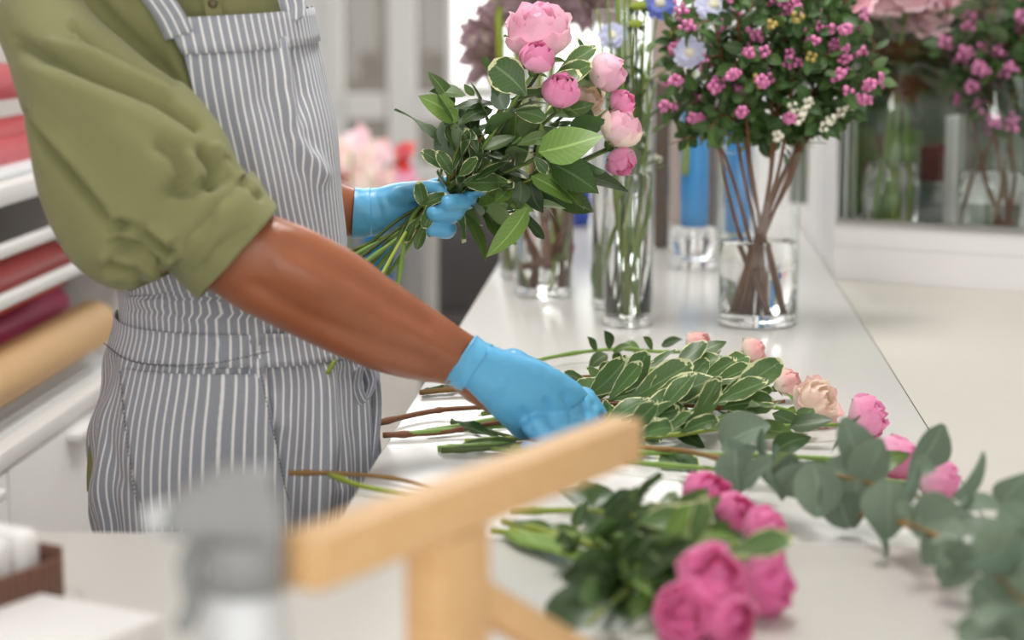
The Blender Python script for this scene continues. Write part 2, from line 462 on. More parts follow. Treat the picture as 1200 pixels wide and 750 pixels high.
def cabinet():
    t = thing('display_cabinet', 'white display cabinet with a framed glass front and cut flowers inside', 'cabinet', V((K.x, K.y, 0)) + T * .5 + N * .2)
    geo('plinth', prism([K + N * .001, K + T * CL + N * .001, CPOLY[2], CPOLY[3]], 0, CZ0 - CDROP), MAT['wall'], t, False); geo('front_rail', nbox(0, CL, 0, .018, CZ0 - CDROP, CZ0), MAT['wall'], t, False)
    geo('bottom_frame', nbox(0, CL, -.004, .02, CZ0, CZ0 + .009, .002), MAT['steel'], t)
    geo('side_frame', nbox(0, .006, -.004, .02, CZ0 + .009, 2.1, .001), MAT['steel'], t)
    geo('side_frame', nbox(CL - .006, CL, -.004, .02, CZ0 + .009, 2.1, .001), MAT['steel'], t)
    geo('top_frame', nbox(0, CL, -.004, .02, 2.1, 2.12, .002), MAT['steel'], t)
    geo('glass_front', nbox(.006, CL - .006, .004, .009, CZ0 + .009, 2.1), MAT['pane'], t, False)
    geo('side_panel', prism([K1 + E1 * .02 - E2 * .010, K1 + E1 * .02, K1 + E1 * CU, K1 + E1 * CU - E2 * .010], CZ0 - CDROP, 2.1), MAT['mossback'], t, False)
    geo('side_panel', nbox(CL - .012, CL, .02, CDEP, CZ0 - CDROP, 2.1), MAT['taupe'], t, False)
    geo('back_panel', nbox(-.35, CL, CDEP, CDEP + .015, CZ0 - CDROP, 2.1), MAT['mossback'], t, False)
    geo('top_panel', prism(CPOLY, 2.121, 2.135), MAT['pane'], t, False)
    return t
cabinet()
cl = bpy.data.lights.new('cabinet_fill_light', 'AREA'); cl.shape = 'RECTANGLE'; cl.size = 1.0; cl.size_y = .25; cl.energy = 2.6  # unseen fill light, added to brighten the inside of the cabinet
clo = bpy.data.objects.new('cabinet_fill_light', cl); C.objects.link(clo)
clo.location = V((K.x, K.y, 2.05)) + T * .6 + N * .25; clo.rotation_euler = (0, 0, math.atan2(T.y, T.x))

# ------------------------------------------------------------------ plant builders
def leaf_mesh(kind, mat, var):
    rnd = random.Random(hash((kind, var)) % 1000 if False else var * 17 + len(kind))
    W_ = dict(rose=.27, pitto=.23, euca=.46, lance=.17, small=.30)[kind]
    nl, nw = 7, 2
    vs, fs, uv = [], [], []
    fold = rnd.uniform(.12, .3); droop = rnd.uniform(-.05, .32); twist = rnd.uniform(-.35, .35); wav = rnd.uniform(.0, .05)
    side = rnd.uniform(-.08, .08)
    for i in range(nl + 1):
        v = i / nl
        if kind == 'rose': wd = math.sin(PI * v ** .8) ** .8 * (1 - .12 * v)
        elif kind == 'lance': wd = math.sin(PI * v ** .85) ** 1.0
        elif kind == 'pitto': wd = (math.sin(PI * min(1, v * .96) ** 1.35) ** .75 if v > 0 else 0)
        elif kind == 'euca': wd = math.sin(PI * min(1, .04 + v * .95)) ** .55
        else: wd = math.sin(PI * v ** .9) ** .7
        if kind == 'euca' and i == 0: fold = rnd.uniform(.1, .6); droop = rnd.uniform(-.45, .5); twist = rnd.uniform(-.9, .9); side = rnd.uniform(-.15, .15)
        wd = max(wd, .02 if v in (0, 1) else .05) * W_
        for k in range(-nw, nw + 1):
            a = k / nw
            x = a * wd; z = abs(a) * wd * fold - droop * v * v + wav * math.sin(9 * v + 2 * a + var) * abs(a)
            y = v
            x += side * math.sin(PI * v)
            c, s = math.cos(twist * v), math.sin(twist * v)
            vs.append((x * c - z * s, y, x * s + z * c)); uv.append((a * .5 + .5, v))
    m = 2 * nw + 1
    for i in range(nl):
        for k in range(m - 1): fs.append([i * m + k, i * m + k + 1, (i + 1) * m + k + 1, (i + 1) * m + k])
    return mesh('leaf_' + kind, vs, fs, mat, uv)
LEAVES = {}
def leaf_me(kind, mk):
    key = (kind, mk)
    if key not in LEAVES: LEAVES[key] = [leaf_mesh(kind, MAT[mk], i) for i in range(6)]
    return random.choice(LEAVES[key])
def leaf(parent, base, tip, nrm=None, kind='pitto', mk='var_leaf', ws=1.0, name='leaf'):
    base, tip = V(base), V(tip); y = tip - base; L = y.length; y = y / L
    nrm = V(nrm) if nrm is not None else V((random.uniform(-.5, .5), -.6, .8))
    z = nrm - y * nrm.dot(y)
    z = z.normalized() if z.length > 1e-4 else y.orthogonal().normalized()
    x = y.cross(z)
    m = M4(((x.x * L * ws, y.x * L, z.x * L, base.x), (x.y * L * ws, y.y * L, z.y * L, base.y), (x.z * L * ws, y.z * L, z.z * L, base.z), (0, 0, 0, 1)))
    return obj(name, leaf_me(kind, mk), parent, m)
def petal_mesh(r0, h, op, ha, seed, mat):
    nv, na = 7, 8; vs, fs, uv = [], [], []
    for i in range(nv + 1):
        v = i / nv
        for j in range(na + 1):
            a = j / na * 2 - 1
            rr = r0 * (.3 + .7 * math.sin(min(v / .55, 1) * PI / 2))
            if v > .55: rr *= 1 - (.38 * (1 - op) + .08) * ((v - .55) / .45) ** 2
            z = h * v * (1 - .10 * a * a * v)
            if v > .7:
                q = ((v - .7) / .3) ** 2; rr += op * .42 * r0 * q; z -= op * .22 * h * q
            rr *= 1 + .05 * math.sin(3.1 * a + seed * 1.7) * v + .04 * a * a + (.03 + .06 * op) * math.sin(8 * a + seed * 2.3) * max(0, v - .5) * 2; z += (.02 + .07 * op) * h * math.sin(5.3 * a + 1.3 * seed) * max(0, v - .6) * 2
            an = a * ha * (.75 + .25 * math.sin(PI * min(1, v + .15)))
            vs.append((rr * math.cos(an), rr * math.sin(an), z)); uv.append((j / na, v))
    for i in range(nv):
        for j in range(na): fs.append([i * (na + 1) + j, i * (na + 1) + j + 1, (i + 1) * (na + 1) + j + 1, (i + 1) * (na + 1) + j])
    return mesh('petal', vs, fs, mat, uv)
PETALS = {}
def petal(mk, ring, op):
    key = (mk, ring, op)
    if key not in PETALS:
        r0, h, o, ha = [(.46, 1.66, .05, 1.25), (.7, 1.68, op * .45, 1.2), (.9, 1.62, op * .8, 1.05), (1.03, 1.42, min(1, op * 1.4), .85)][ring]
        PETALS[key] = [petal_mesh(r0, h, o, ha, s, MAT[mk]) for s in range(4)]
    return random.choice(PETALS[key])
CORE = {}
def basis(pos, axis, r, spin=None):
    z = V(axis).normalized(); x = z.orthogonal().normalized()
    x = M4.Rotation(spin if spin is not None else random.uniform(0, 6.28), 3, z) @ x; y = z.cross(x)
    return M4(((x.x * r, y.x * r, z.x * r, pos[0]), (x.y * r, y.y * r, z.y * r, pos[1]), (x.z * r, y.z * r, z.z * r, pos[2]), (0, 0, 0, 1)))
def bloom(parent, pos, axis, r, mk, op=.3, outer=True, outer_mk=None, name='bloom'):
    """rose head: core, rings of separate petals, sepals; pos is the middle of the head"""
    axis = V(axis).normalized(); base = V(pos) - axis * (r * .78)
    B = basis(base, axis, r)
    if mk not in CORE:
        pr = [(.05, .15), (.3, .35), (.38, .8), (.3, 1.25), (.14, 1.45), (.02, 1.36)]
        vs, fs = lathe(pr, 10); CORE[mk] = mesh('bloom_core', vs, fs, MAT[mk], [(.5, .85)] * len(vs))
    b = obj(name, CORE[mk], parent, B)
    rings = [(0, 3), (1, 3), (2, 4 + (op > .4))] + ([(3, 3 + 2 * (op > .4))] if outer else [])
    for ring, k in rings:
        off = random.uniform(0, 6.28)
        for i in range(k):
            m = B @ M4.Rotation(off + i * 2 * PI / k + random.uniform(-.15, .15), 4, 'Z') @ M4.Rotation(random.uniform(-.1, .1), 4, 'Y')
            sc = random.uniform(.93, 1.05)
            obj('petal', petal((outer_mk if outer_mk and ring == 3 else mk), ring, op), b, m @ M4.Diagonal((sc, sc, random.uniform(.93, 1.06), 1)))
    # receptacle and sepals
    c = geo('calyx', xf(lathe([(.06, -.42), (.2, -.3), (.26, -.12), (.2, .02), (.05, .05)], 8), B), MAT['calyx'], parent)
    for i in range(5):
        a = i * 2 * PI / 5 + .3
        d = B.to_3x3() @ V((math.cos(a), math.sin(a), random.uniform(.1, .9) if op < .5 else random.uniform(-.8, .3)))
        p0 = base - axis * (r * .05) + d * .12
        leaf(c, p0, p0 + d * random.uniform(.75, 1.0), axis, 'lance', 'light_leaf', 1.15, 'sepal')
    return b
def along(pts, t):
    L = [(pts[i + 1] - pts[i]).length for i in range(len(pts) - 1)]; d = t * sum(L)
    for i, l in enumerate(L):
        if d <= l or i == len(L) - 1: return pts[i].lerp(pts[i + 1], min(1, d / l if l else 0)), (pts[i + 1] - pts[i]).normalized()
        d -= l
def rleaves(t, pts, n, t0, t1, size, kind, mk, zmin=None, ws=1.0, fwd=.7, petiole=.12, stemmat=None):
    """n leaves alternating round the stem between t0 and t1"""
    ph = random.uniform(0, 6.28)
    for i in range(n):
        u = t0 + (t1 - t0) * (i + random.uniform(.2, .8)) / n
        p, d = along(pts, u); ph += 2.4 + random.uniform(-.4, .4)
        o = d.orthogonal().normalized(); q = d.cross(o)
        r = o * math.cos(ph) + q * math.sin(ph)
        if zmin is not None and r.z < .1: r.z = abs(r.z) * .5
        y = (d * fwd + r * random.uniform(.6, 1.0)).normalized(); L = size * random.uniform(.7, 1.15)
        b = p + y * L * petiole; e = b + y * L
        if zmin is not None:
            e.z = max(e.z, zmin + .004); b.z = max(b.z, zmin + .003)
        nr = (d * .8 - r * .3 + V((random.uniform(-.5, .5), random.uniform(-.7, .1), random.uniform(.2, 1)))) if zmin is None else V((random.uniform(-.7, .7), random.uniform(-1.1, -.1), .8))
        leaf(t, b, e, nr, kind, mk if isinstance(mk, str) else random.choice(mk), ws)
def stem(t, pts, r, mk='stem', seg=6, taper=.7, nodes=0):
    k = len(pts); rad = [r * (1 - (1 - taper) * i / (k - 1)) for i in range(k)]
    if nodes:
        for i in range(2, k - 1, max(2, k // nodes)): rad[i] *= 1.35
    return geo('stem', tube(pts, rad, seg), MAT[mk], t)

# ------------------------------------------------------------------ the florist
YC = 2.14
RINGS = [(-110, 178, 272, .05), (-95, 150, 290, .07), (-80, 95, 312, .09), (-55, 55, 332, .108), (0, 35, 350, .124), (50, 45, 361, .13), (100, 60, 373, .13),
         (150, 80, 384, .13), (200, 100, 392, .128), (270, 125, 400, .12), (330, 143, 405, .114), (370, 147, 411, .113), (400, 139, 420, .119),
         (430, 130, 430, .126), (480, 117, 437, .134), (540, 111, 441, .138), (600, 117, 442, .139), (700, 124, 443, .138), (860, 120, 446, .135), (1000, 112, 448, .13)]
RS = spline([V((r[0], r[1], r[2])) for r in RINGS], 6); RB = spline([V((r[0], r[3], 0)) for r in RINGS], 6)
def ring_at(py):
    for i in range(len(RS) - 1):
        if RS[i].x <= py <= RS[i + 1].x:
            q = (py - RS[i].x) / (RS[i + 1].x - RS[i].x); a = RS[i].lerp(RS[i + 1], q); b = RB[i].lerp(RB[i + 1], q)
            return a.y, a.z, b.y
    a = RS[0] if py < RS[0].x else RS[-1]; b = RB[0] if py < RB[0].x else RB[-1]
    return a.y, a.z, b.y
def torso_pt(py, phi, off=0.0):
    """phi 0 faces the camera, +90 degrees is to the right"""
    l, r, b = ring_at(py); c = P((l + r) / 2, py, YC); hw = (r - l) / 2 / F * YC
    sx, cy = math.sin(phi), math.cos(phi); e = 2 / 2.35
    x = math.copysign(abs(sx) ** e, sx) * (hw + off); y = -math.copysign(abs(cy) ** e, cy) * (b + off)
    return c + V((x, y, 0))
def phi_at(py, px):
    l, r, b = ring_at(py); q = max(-1, min(1, (px - (l + r) / 2) / ((r - l) / 2))); e = 2.35 / 2
    return math.asin(math.copysign(abs(q) ** e, q))
def segd(px, py, poly):
    best = 1e9
    for (ax, ay), (bx_, by) in zip(poly[:-1], poly[1:]):
        dx, dy = bx_ - ax, by - ay; L = dx * dx + dy * dy
        t = max(0, min(1, ((px - ax) * dx + (py - ay) * dy) / L)) if L else 0
        d = math.hypot(px - ax - t * dx, py - ay - t * dy); best = min(best, d)
    return best
def displace(me, folds, namp=.002, nscale=9, off=(0, 0, 0), o=None):
    """cloth folds: ridges and valleys laid along drawn crease lines, plus soft unevenness"""
    base = WM[o.name].translation if o is not None else V()
    if sum(v.normal.dot(v.co) for v in me.vertices) < 0: me.flip_normals(); me.update()
    ns = [v.normal.copy() for v in me.vertices]
    for v, nrm in zip(me.vertices, ns):
        p = v.co + base; d = namp * noise.noise(p * nscale + V(off)) + namp * .5 * noise.noise(p * nscale * 2.3 + V(off))
        px, py = proj(p); face = max(0, min(1, .3 - nrm.dot((p - CP).normalized()) * 1.2))
        if face > 0:
            for poly, amp, wd in folds:
                q = segd(px, py, poly)
                if q < wd * 3: d += face * amp * math.exp(-(q / wd) ** 2)
        v.co = v.co + nrm * d
    me.update()
def two_point_loft(rows, nseg=48, per=8, power=2.2):
    """rows: (outer px, outer py, inner px, inner py, Y, half depth); the two points are the silhouette"""
    a = spline([V((r[0], r[1], r[4])) for r in rows], per); b = spline([V((r[2], r[3], r[5])) for r in rows], per)
    out = []
    for p, q in zip(a, b):
        A = P(p.x, p.y, p.z); B = P(q.x, q.y, p.z); c = (A + B) / 2; u = (A - B) / 2
        dv = (c - CP).normalized() * q.z; ring = []
        for k in range(nseg):
            t = 2 * PI * k / nseg; e = 2 / power; cs, sn = math.cos(t), math.sin(t)
            ring.append(c + u * math.copysign(abs(cs) ** e, cs) - dv * math.copysign(abs(sn) ** e, sn))
        out.append(ring)
    return out
def capped(rows):
    vs, fs = grid(rows, True); n = len(rows[0]); k = (len(rows) - 1) * n
    fs.append(list(range(n))[::-1]); fs.append([k + i for i in range(n)]); return vs, fs
hips = P(280, 560, YC)
person = thing('person', 'person in an olive shirt, striped apron and blue gloves arranging flowers', 'person', (hips.x, hips.y, 0))
FOREARM = [(172, 290, 250, 212, 1.93, .04), (208, 308, 284, 228, 1.92, .041), (247, 342, 318, 250, 1.915, .044), (310, 378, 375, 273, 1.92, .044), (375, 409, 430, 305, 1.935, .041), (440, 436, 485, 346, 1.96, .036),
           (490, 447, 530, 377, 1.985, .030), (524, 452, 560, 397, 2.005, .026), (548, 470, 598, 416, 2.02, .022), (580, 490, 640, 432, 2.035, .016)]
LFORE = [(322, 258, 322, 190, 2.37, .04), (350, 268, 350, 200, 2.38, .037), (390, 278, 395, 212, 2.39, .032), (420, 277, 418, 221, 2.395, .026), (450, 274, 445, 220, 2.395, .02)]
head_c = P(262, -205, 2.10)
def body():
    ps = [capped(two_point_loft(FOREARM, 32, 5)), capped(two_point_loft(LFORE, 28, 5))]
    rows = []
    for py in (-100, -80, -50, 0, 60, 120, 200, 270, 340, 400, 460, 520, 580, 640):
        rows.append([torso_pt(py, 2 * PI * k / 40, -.022) for k in range(40)])
    ps.append(capped(rows))
    sh = P(70, 30, 2.06); el = P(175, 275, 1.94); ps.append(tube([sh, sh.lerp(el, .5), el], [.046, .045, .040], 16)); ps.append(ball(sh, .046, 12, 8)); ps.append(ball(el, .040, 12, 8))
    sh = P(296, -18, 2.24); el = P(325, 220, 2.37); ps.append(tube([sh, sh.lerp(el, .5), el], [.042, .042, .040], 16)); ps.append(ball(el, .042, 12, 8)); ps.append(ball(sh, .042, 12, 8))
    nb = P(225, -85, YC); ps.append(tube([nb, nb.lerp(head_c, .8)], [.058, .052], 16))
    fd = V((.80, -.42, -.42)).normalized()
    up = (V((0, 0, 1)) - fd * fd.z).normalized(); sd = up.cross(fd); R = M4((fd, sd, up)).transposed().to_4x4(); H = M4.Translation(head_c) @ R
    h = [ball((0, 0, .03), .1, 20, 14, (.98, .76, 1.0)), ball((.03, 0, -.05), .066, 16, 10, (1, .85, 1.0)), tube([V((.085, 0, .03)), V((.112, 0, -.012)), V((.092, 0, -.02))], [.009, .016, .012], 10),
         ball((.088, 0, -.055), .018, 10, 6, (.7, 1.3, .45)), ball((.09, 0, -.068), .014, 10, 6, (.7, 1.3, .5)), ball((.085, .03, .035), .02, 8, 6, (.5, 1.2, .4)), ball((.085, -.03, .035), .02, 8, 6, (.5, 1.2, .4)),
         ball((-.005, .08, -.005), .03, 10, 8, (.6, .35, 1)), ball((-.005, -.08, -.005), .03, 10, 8, (.6, .35, 1))]
    ps += [xf(g, H) for g in h]
    for sx, dy in ((-.065, -.03), (.065, .03)):
        hp = hips + V((sx, dy, -.02)); kn = V((hp.x + .01, hp.y - .02, .48)); an = V((hp.x, hp.y + .01, .09))
        ps.append(tube([hp, hp.lerp(kn, .5), kn, kn.lerp(an, .35), an], [.072, .066, .05, .048, .034], 16))
        ps.append(tube([an + V((-.04, 0, -.05)), an + V((.05, -.02, -.055)), an + V((.13, -.05, -.06))], [.032, .032, .022], 12))
    o = geo('body', join(*ps), MAT['skin'], person); remesh(o, .006, 5)
    displace(o.data, [([(330, 318), (400, 350), (470, 385), (530, 418)], .0045, 11), ([(300, 335), (360, 372), (430, 400), (500, 425)], -.004, 9), ([(345, 288), (420, 332), (500, 378)], -.003, 9), ([(320, 300), (370, 322), (440, 352)], .002, 8)], .0018, 14, (4, 4, 0), o)
    hair = geo('hair', xf(join(ball((-.012, 0, .05), .106, 20, 14, (1, .84, .98)), ball((-.05, 0, -.01), .075, 14, 10, (.9, .98, 1.1))), H), MAT['hair'], person); remesh(hair, .006, 4)
    # the hairline: push the front of the cap back off the face
    for sy in (-.03, .03):
        e_ = geo('eye', xf(ball((.082, sy, .016), .0125, 12, 8), H), MAT['eye'], person); geo('iris', xf(ball((.0915, sy * .95, .013), .0052, 10, 6, (.6, 1, 1)), H), MAT['hair'], e_); geo('eyelid', xf(ball((.0815, sy, .0195), .0135, 12, 8, (1, 1.1, .8)), H), MAT['skin'], person)
    for sx, dy in ((-.065, -.03), (.065, .03)):
        hp = hips + V((sx, dy, .0)); kn = V((hp.x + .01, hp.y - .02, .48)); an = V((hp.x, hp.y + .01, .07))
        geo('trouser_leg', tube(spline([hp, hp.lerp(kn, .5), kn, kn.lerp(an, .4), an], 4), [.070 - .018 * i / 16 for i in range(17)], 20), MAT['trousers'], person)
        a = V((an.x, an.y, 0))
        sh = geo('shoe', join(tube([a + V((-.055, .01, .045)), a + V((.03, -.01, .05)), a + V((.1, -.035, .038)), a + V((.15, -.055, .03))], [.043, .045, .037, .024], 14), bbox(a + V((.045, -.015, .008)), .215, .085, .016, M4.Rotation(-.3, 3, 'Z'), .006)), MAT['shoe'], person)
body()
# shirt: torso and sleeves
SHIRT_FOLDS = [([(85, 28), (125, 48), (165, 74), (212, 110), (258, 160)], -.012, 7), ([(95, 15), (150, 50), (215, 100)], .006, 12)]
rows = []
for i in range(70):
    py = -108 + (566 + 108) * i / 69
    rows.append([torso_pt(py, 2 * PI * k / 120, -.007 + (.016 * min(1, max(0, (py - 440) / 70)) if 62 < k < 95 else 0)) for k in range(120)])
shirt = geo('shirt', grid(rows, True), MAT['shirt'], person)
displace(shirt.data, [([(150, -20), (205, 60), (250, 150)], .009, 9), ([(262, -10), (268, 40), (270, 60)], .003, 5), ([(180, 0), (215, 55), (255, 140)], -.010, 7), ([(110, 0), (150, 40), (200, 85)], -.010, 7), ([(130, 0), (170, 45), (215, 95)], .006, 6), ([(215, 0), (232, 60), (252, 110)], -.006, 6)], .005, 7, (3, 0, 0), shirt)
sm = shirt.modifiers.new('t', 'SOLIDIFY'); sm.thickness = .0015; sm.offset = -1
# placket with buttons in front, collar
pl = geo('placket', grid([[torso_pt(py, phi_at(20, 262 + d) + .05, .002) for d in (-9, -4, 4, 9)] for py in range(-70, 120, 10)]), MAT['shirt'], shirt)
for py in (-40, 4, 50): geo('button', ball(torso_pt(py, phi_at(20, 262) + .05, .004), .005, 8, 5, (1, .5, 1)), MAT['button'], shirt)
crow = []
for i, (py, off) in enumerate(((-100, .012), (-112, .004), (-128, .004), (-118, .02), (-98, .032))):
    l, r, b = 172, 278, .055; c = P(225, py, YC)
    crow.append([c + V((math.cos(a) * (.047 + off), math.sin(a) * (.05 + off), 0)) for a in [2 * PI * k / 40 for k in range(40)]])
geo('collar', grid(crow, True), MAT['shirt'], shirt)
SL_ROWS = [(66, -62, 84, -50, 2.10, .012), (34, -52, 84, -34, 2.09, .045), (8, -22, 86, -14, 2.06, .066), (-3, 25, 110, 22, 2.02, .074), (10, 80, 165, 66, 1.985, .076), (26, 155, 222, 108, 1.955, .076), (45, 232, 262, 152, 1.935, .074),
           (70, 286, 280, 188, 1.925, .070), (100, 322, 294, 205, 1.918, .066), (140, 342, 303, 214, 1.914, .063), (172, 334, 308, 220, 1.912, .06), (196, 318, 312, 227, 1.912, .056), (230, 342, 320, 242, 1.912, .053)]
sleeve = geo('sleeve', grid([[sum(r, V()) / len(r)] * 110 if i == 0 else r for i, r in enumerate(two_point_loft(SL_ROWS, 110, 12, 2.1))], True), MAT['shirt'], person)
displace(sleeve.data, [([(28, 135), (55, 175), (85, 210), (118, 250), (135, 268)], -.017, 6), ([(40, 135), (70, 168), (100, 205), (128, 240)], .009, 8),
                       ([(87, 33), (120, 48), (160, 73), (200, 96)], -.017, 6), ([(18, 48), (65, 70), (125, 95), (185, 116), (232, 146)], -.014, 7), ([(60, 52), (105, 62), (150, 86), (195, 108)], .008, 8), ([(84, 28), (90, 44)], .008, 6), ([(30, 80), (90, 100), (160, 130), (215, 160)], .006, 14),
                       ([(140, 262), (165, 270), (196, 300)], -.022, 6), ([(135, 285), (160, 290), (188, 318)], -.016, 6), ([(128, 255), (150, 266), (178, 268), (196, 282)], .011, 7), ([(140, 300), (165, 304), (186, 324)], .011, 6), ([(130, 312), (150, 318), (168, 334)], -.012, 6), ([(120, 300), (130, 325)], .008, 7),
                       ([(190, 172), (205, 180), (215, 205), (208, 222)], -.011, 8), ([(238, 176), (252, 194), (248, 215)], -.013, 6), ([(255, 172), (272, 196), (282, 205)], .009, 6), ([(222, 185), (232, 205)], .008, 8), ([(268, 185), (280, 200)], -.010, 4), ([(195, 225), (225, 222), (262, 210)], -.006, 7),
                       ([(60, 100), (130, 140), (190, 200)], .007, 26)], .005, 7, (0, 5, 0), sleeve)
sleeve.modifiers.new('t', 'SOLIDIFY').thickness = .0016
cr = [(192, 312, 292, 203, 1.912, .060), (201, 318, 303, 214, 1.911, .0615), (220, 337, 313, 229, 1.911, .060), (234, 349, 323, 243, 1.911, .058)]
crow = two_point_loft(cr, 90, 8, 2.15)
crow = [[p + (p - sum(r, V()) / len(r)).normalized() * .0025 for p in r] for r in crow]
inner = [[p - (p - sum(r, V()) / len(r)).normalized() * .004 for p in r] for r in crow[::-1]]
cuff = geo('cuff', grid(crow + [[p - (p - sum(crow[-1], V()) / len(crow[-1])).normalized() * .002 + V((.001, 0, 0)) for p in crow[-1]]] + inner, True), MAT['shirt'], sleeve)
displace(cuff.data, [([(252, 222), (262, 262), (240, 300)], .004, 9), ([(272, 212), (290, 216), (305, 232)], -.008, 4), ([(280, 206), (300, 222)], .004, 4), ([(235, 320), (255, 290), (290, 270)], -.004, 7), ([(215, 300), (230, 280)], .005, 9)], .004, 14, (7, 0, 0), cuff)
LSL = [(300, -66, 318, -62, 2.20, .008), (270, -52, 338, -48, 2.23, .05), (262, 0, 346, -6, 2.26, .062), (268, 50, 354, 40, 2.29, .062), (285, 120, 372, 100, 2.33, .062), (296, 215, 380, 175, 2.37, .06), (310, 262, 382, 190, 2.38, .055), (335, 270, 386, 195, 2.385, .048), (355, 272, 388, 200, 2.388, .044)]
ls = geo('sleeve', grid(two_point_loft(LSL, 50, 6, 2.1), True), MAT['shirt'], person)
displace(ls.data, [], .004, 9, (1, 1, 1), ls)
# apron
def ulen(phi): return phi * .145
ADIP = {}
def bib_left(py):
    pts = [(22, 219), (60, 238), (100, 248), (150, 258), (190, 276), (220, 290), (260, 276), (300, 230), (330, 170), (345, 150)]
    for (a, x0), (b, x1) in zip(pts[:-1], pts[1:]):
        if a <= py <= b: return x0 + (x1 - x0) * (py - a) / (b - a)
    return 150
def apron_mesh():
    rows, uv = [], []; NP = 150
    ys = [22 + (1000 - 22) * (i / 150) ** 1.0 for i in range(151)]
    for py in ys:
        l, r, b = ring_at(py)
        if py < 330: pl_ = phi_at(py, max(bib_left(py), l + 2)) ; pr = math.radians(112)
        else:
            q = min(1, (py - 330) / 60); pl_ = phi_at(345, 150) * (1 - q) + math.radians(-91) * q; pr = math.radians(112 + 45 * q)
        top = 22
        row = []
        for k in range(NP + 1):
            ph = pl_ + (pr - pl_) * k / NP; y2 = py
            if py < 80: y2 = py - (80 - py) / 58 * 14 * k / NP          # the bib's top edge rises to the right
            flare = max(0, (py - 420) / 300); fold = .0045 * min(1.4, flare + (.25 if py > 380 else .12)) * (math.sin(ph * 11 + .9 * math.sin(py * .011)) + .6 * math.sin(ph * 23 + py * .008))
            if ph < -.75: fold += .003 * math.sin(py * .07 + ph * 6) * min(1, (-.75 - ph) * 3) * (1 if py > 395 else .3)
            row.append(torso_pt(y2, ph, .005 + fold))
            uv.append((ulen(ph) + .010 * math.sin(py / 90.0) * (1 if py < 350 else .3) + (py - 400) * .000045, py / 1000))
        rows.append(row)
    return rows, uv
rows, uv = apron_mesh()
vs, fs = grid(rows)
apron = geo('apron', (vs, fs), MAT['stripe'], person, True, uv)
displace(apron.data, [([(255, 150), (300, 120), (330, 105)], -.002, 14), ([(345, 60), (355, 110), (345, 150), (362, 175)], -.0045, 8), ([(328, 45), (336, 110), (350, 165), (375, 205)], .009, 9), ([(300, 60), (312, 110), (335, 160), (350, 200)], -.003, 9), ([(270, 80), (290, 150), (310, 230)], .004, 14),
                      ([(318, 400), (292, 425), (282, 445)], -.010, 7), ([(330, 398), (318, 440), (312, 480)], -.008, 8), ([(300, 395), (305, 440), (330, 500)], .006, 9),
                      ([(190, 345), (205, 372), (212, 382)], -.004, 6), ([(165, 352), (230, 372), (300, 352)], .004, 7), ([(212, 350), (250, 368), (290, 372)], -.003, 6),
                      ([(130, 430), (122, 500), (140, 560)], -.004, 9), ([(150, 410), (148, 480), (160, 560)], .004, 9), ([(405, 440), (410, 500), (400, 560)], -.007, 9), ([(385, 430), (390, 520), (380, 600)], .004, 10)], .0045, 8, (0, 0, 9), apron)
apron.modifiers.new('t', 'SOLIDIFY').thickness = .0012
def patch(name, edge, off, nx, ny, parent, uvo=0, sol=.0015, tilt=0):
    """strip of cloth over the torso: edge = [(py, px left, px right) or with angles in radians]"""
    rows, uv = [], []
    for i in range(ny + 1):
        q = i / ny * (len(edge) - 1); j = min(int(q), len(edge) - 2); f = q - j
        y0, a0, b0 = [x + (z - x) * f for x, z in zip(edge[j], edge[j + 1])]
        row = []
        for k in range(nx + 1):
            ph = a0 + (b0 - a0) * k / nx; y = y0 + tilt * math.sin((k / nx) * PI) 
            row.append(torso_pt(y, ph, off)); uv.append((ulen(ph) + uvo, y / 1000))
        rows.append(row)
    vs, fs = grid(rows); o = geo(name, (vs, fs), MAT['stripe'], parent, True, uv)
    displace(o.data, [([(318, 400), (292, 425), (282, 445)], -.005, 8), ([(200, 345), (205, 372), (212, 382)], -.003, 6)], .0015, 9, (0, 0, 9), o)
    o.modifiers.new('t', 'SOLIDIFY').thickness = sol; return o
D = math.radians
band = patch('waistband', [(362, D(-90), D(140)), (372, D(-93), D(140)), (384, D(-95), D(140)), (397, D(-98), D(140))], .0105, 90, 6, apron, .004, .002, 9)
hem = patch('bib_hem', [(20, phi_at(22, 217), D(105)), (40, phi_at(40, 226), D(105)), (60, phi_at(60, 236), D(105))], .009, 60, 4, apron, .003)
for i, v in enumerate(hem.data.vertices): v.co.z += .012 * (i % 61) / 60
pocket = patch('pocket', [(412, phi_at(415, 172), phi_at(400, 322)), (480, phi_at(480, 182), phi_at(480, 336)), (560, phi_at(560, 198), phi_at(560, 352)), (640, phi_at(640, 205), phi_at(640, 356))], .012, 50, 30, apron, .0)
def dashes(name, pts, parent, off=.0135, n=None):
    q = [torso_pt(y, phi_at(y, x), off) for x, y in pts]; q = spline(q, 6)
    L = sum((q[i + 1] - q[i]).length for i in range(len(q) - 1)); n = n or int(L / .0042); ps = []
    for i in range(n):
        a, _ = along(q, (i + .15) / n); b, _ = along(q, (i + .75) / n); ps.append(tube([a, b], .00055, 4))
    return stuff(geo(name, join(*ps), MAT['stitch'], parent))
dashes('seam_stitches', [(173, 414), (178, 450), (184, 490), (192, 540), (200, 590)], pocket, .0152)
dashes('seam_stitches', [(318, 404), (326, 440), (335, 480), (345, 530), (351, 550)], pocket, .0152)
dashes('seam_stitches', [(149, 392), (180, 400), (213, 403), (270, 400), (327, 388)], band, .0165)
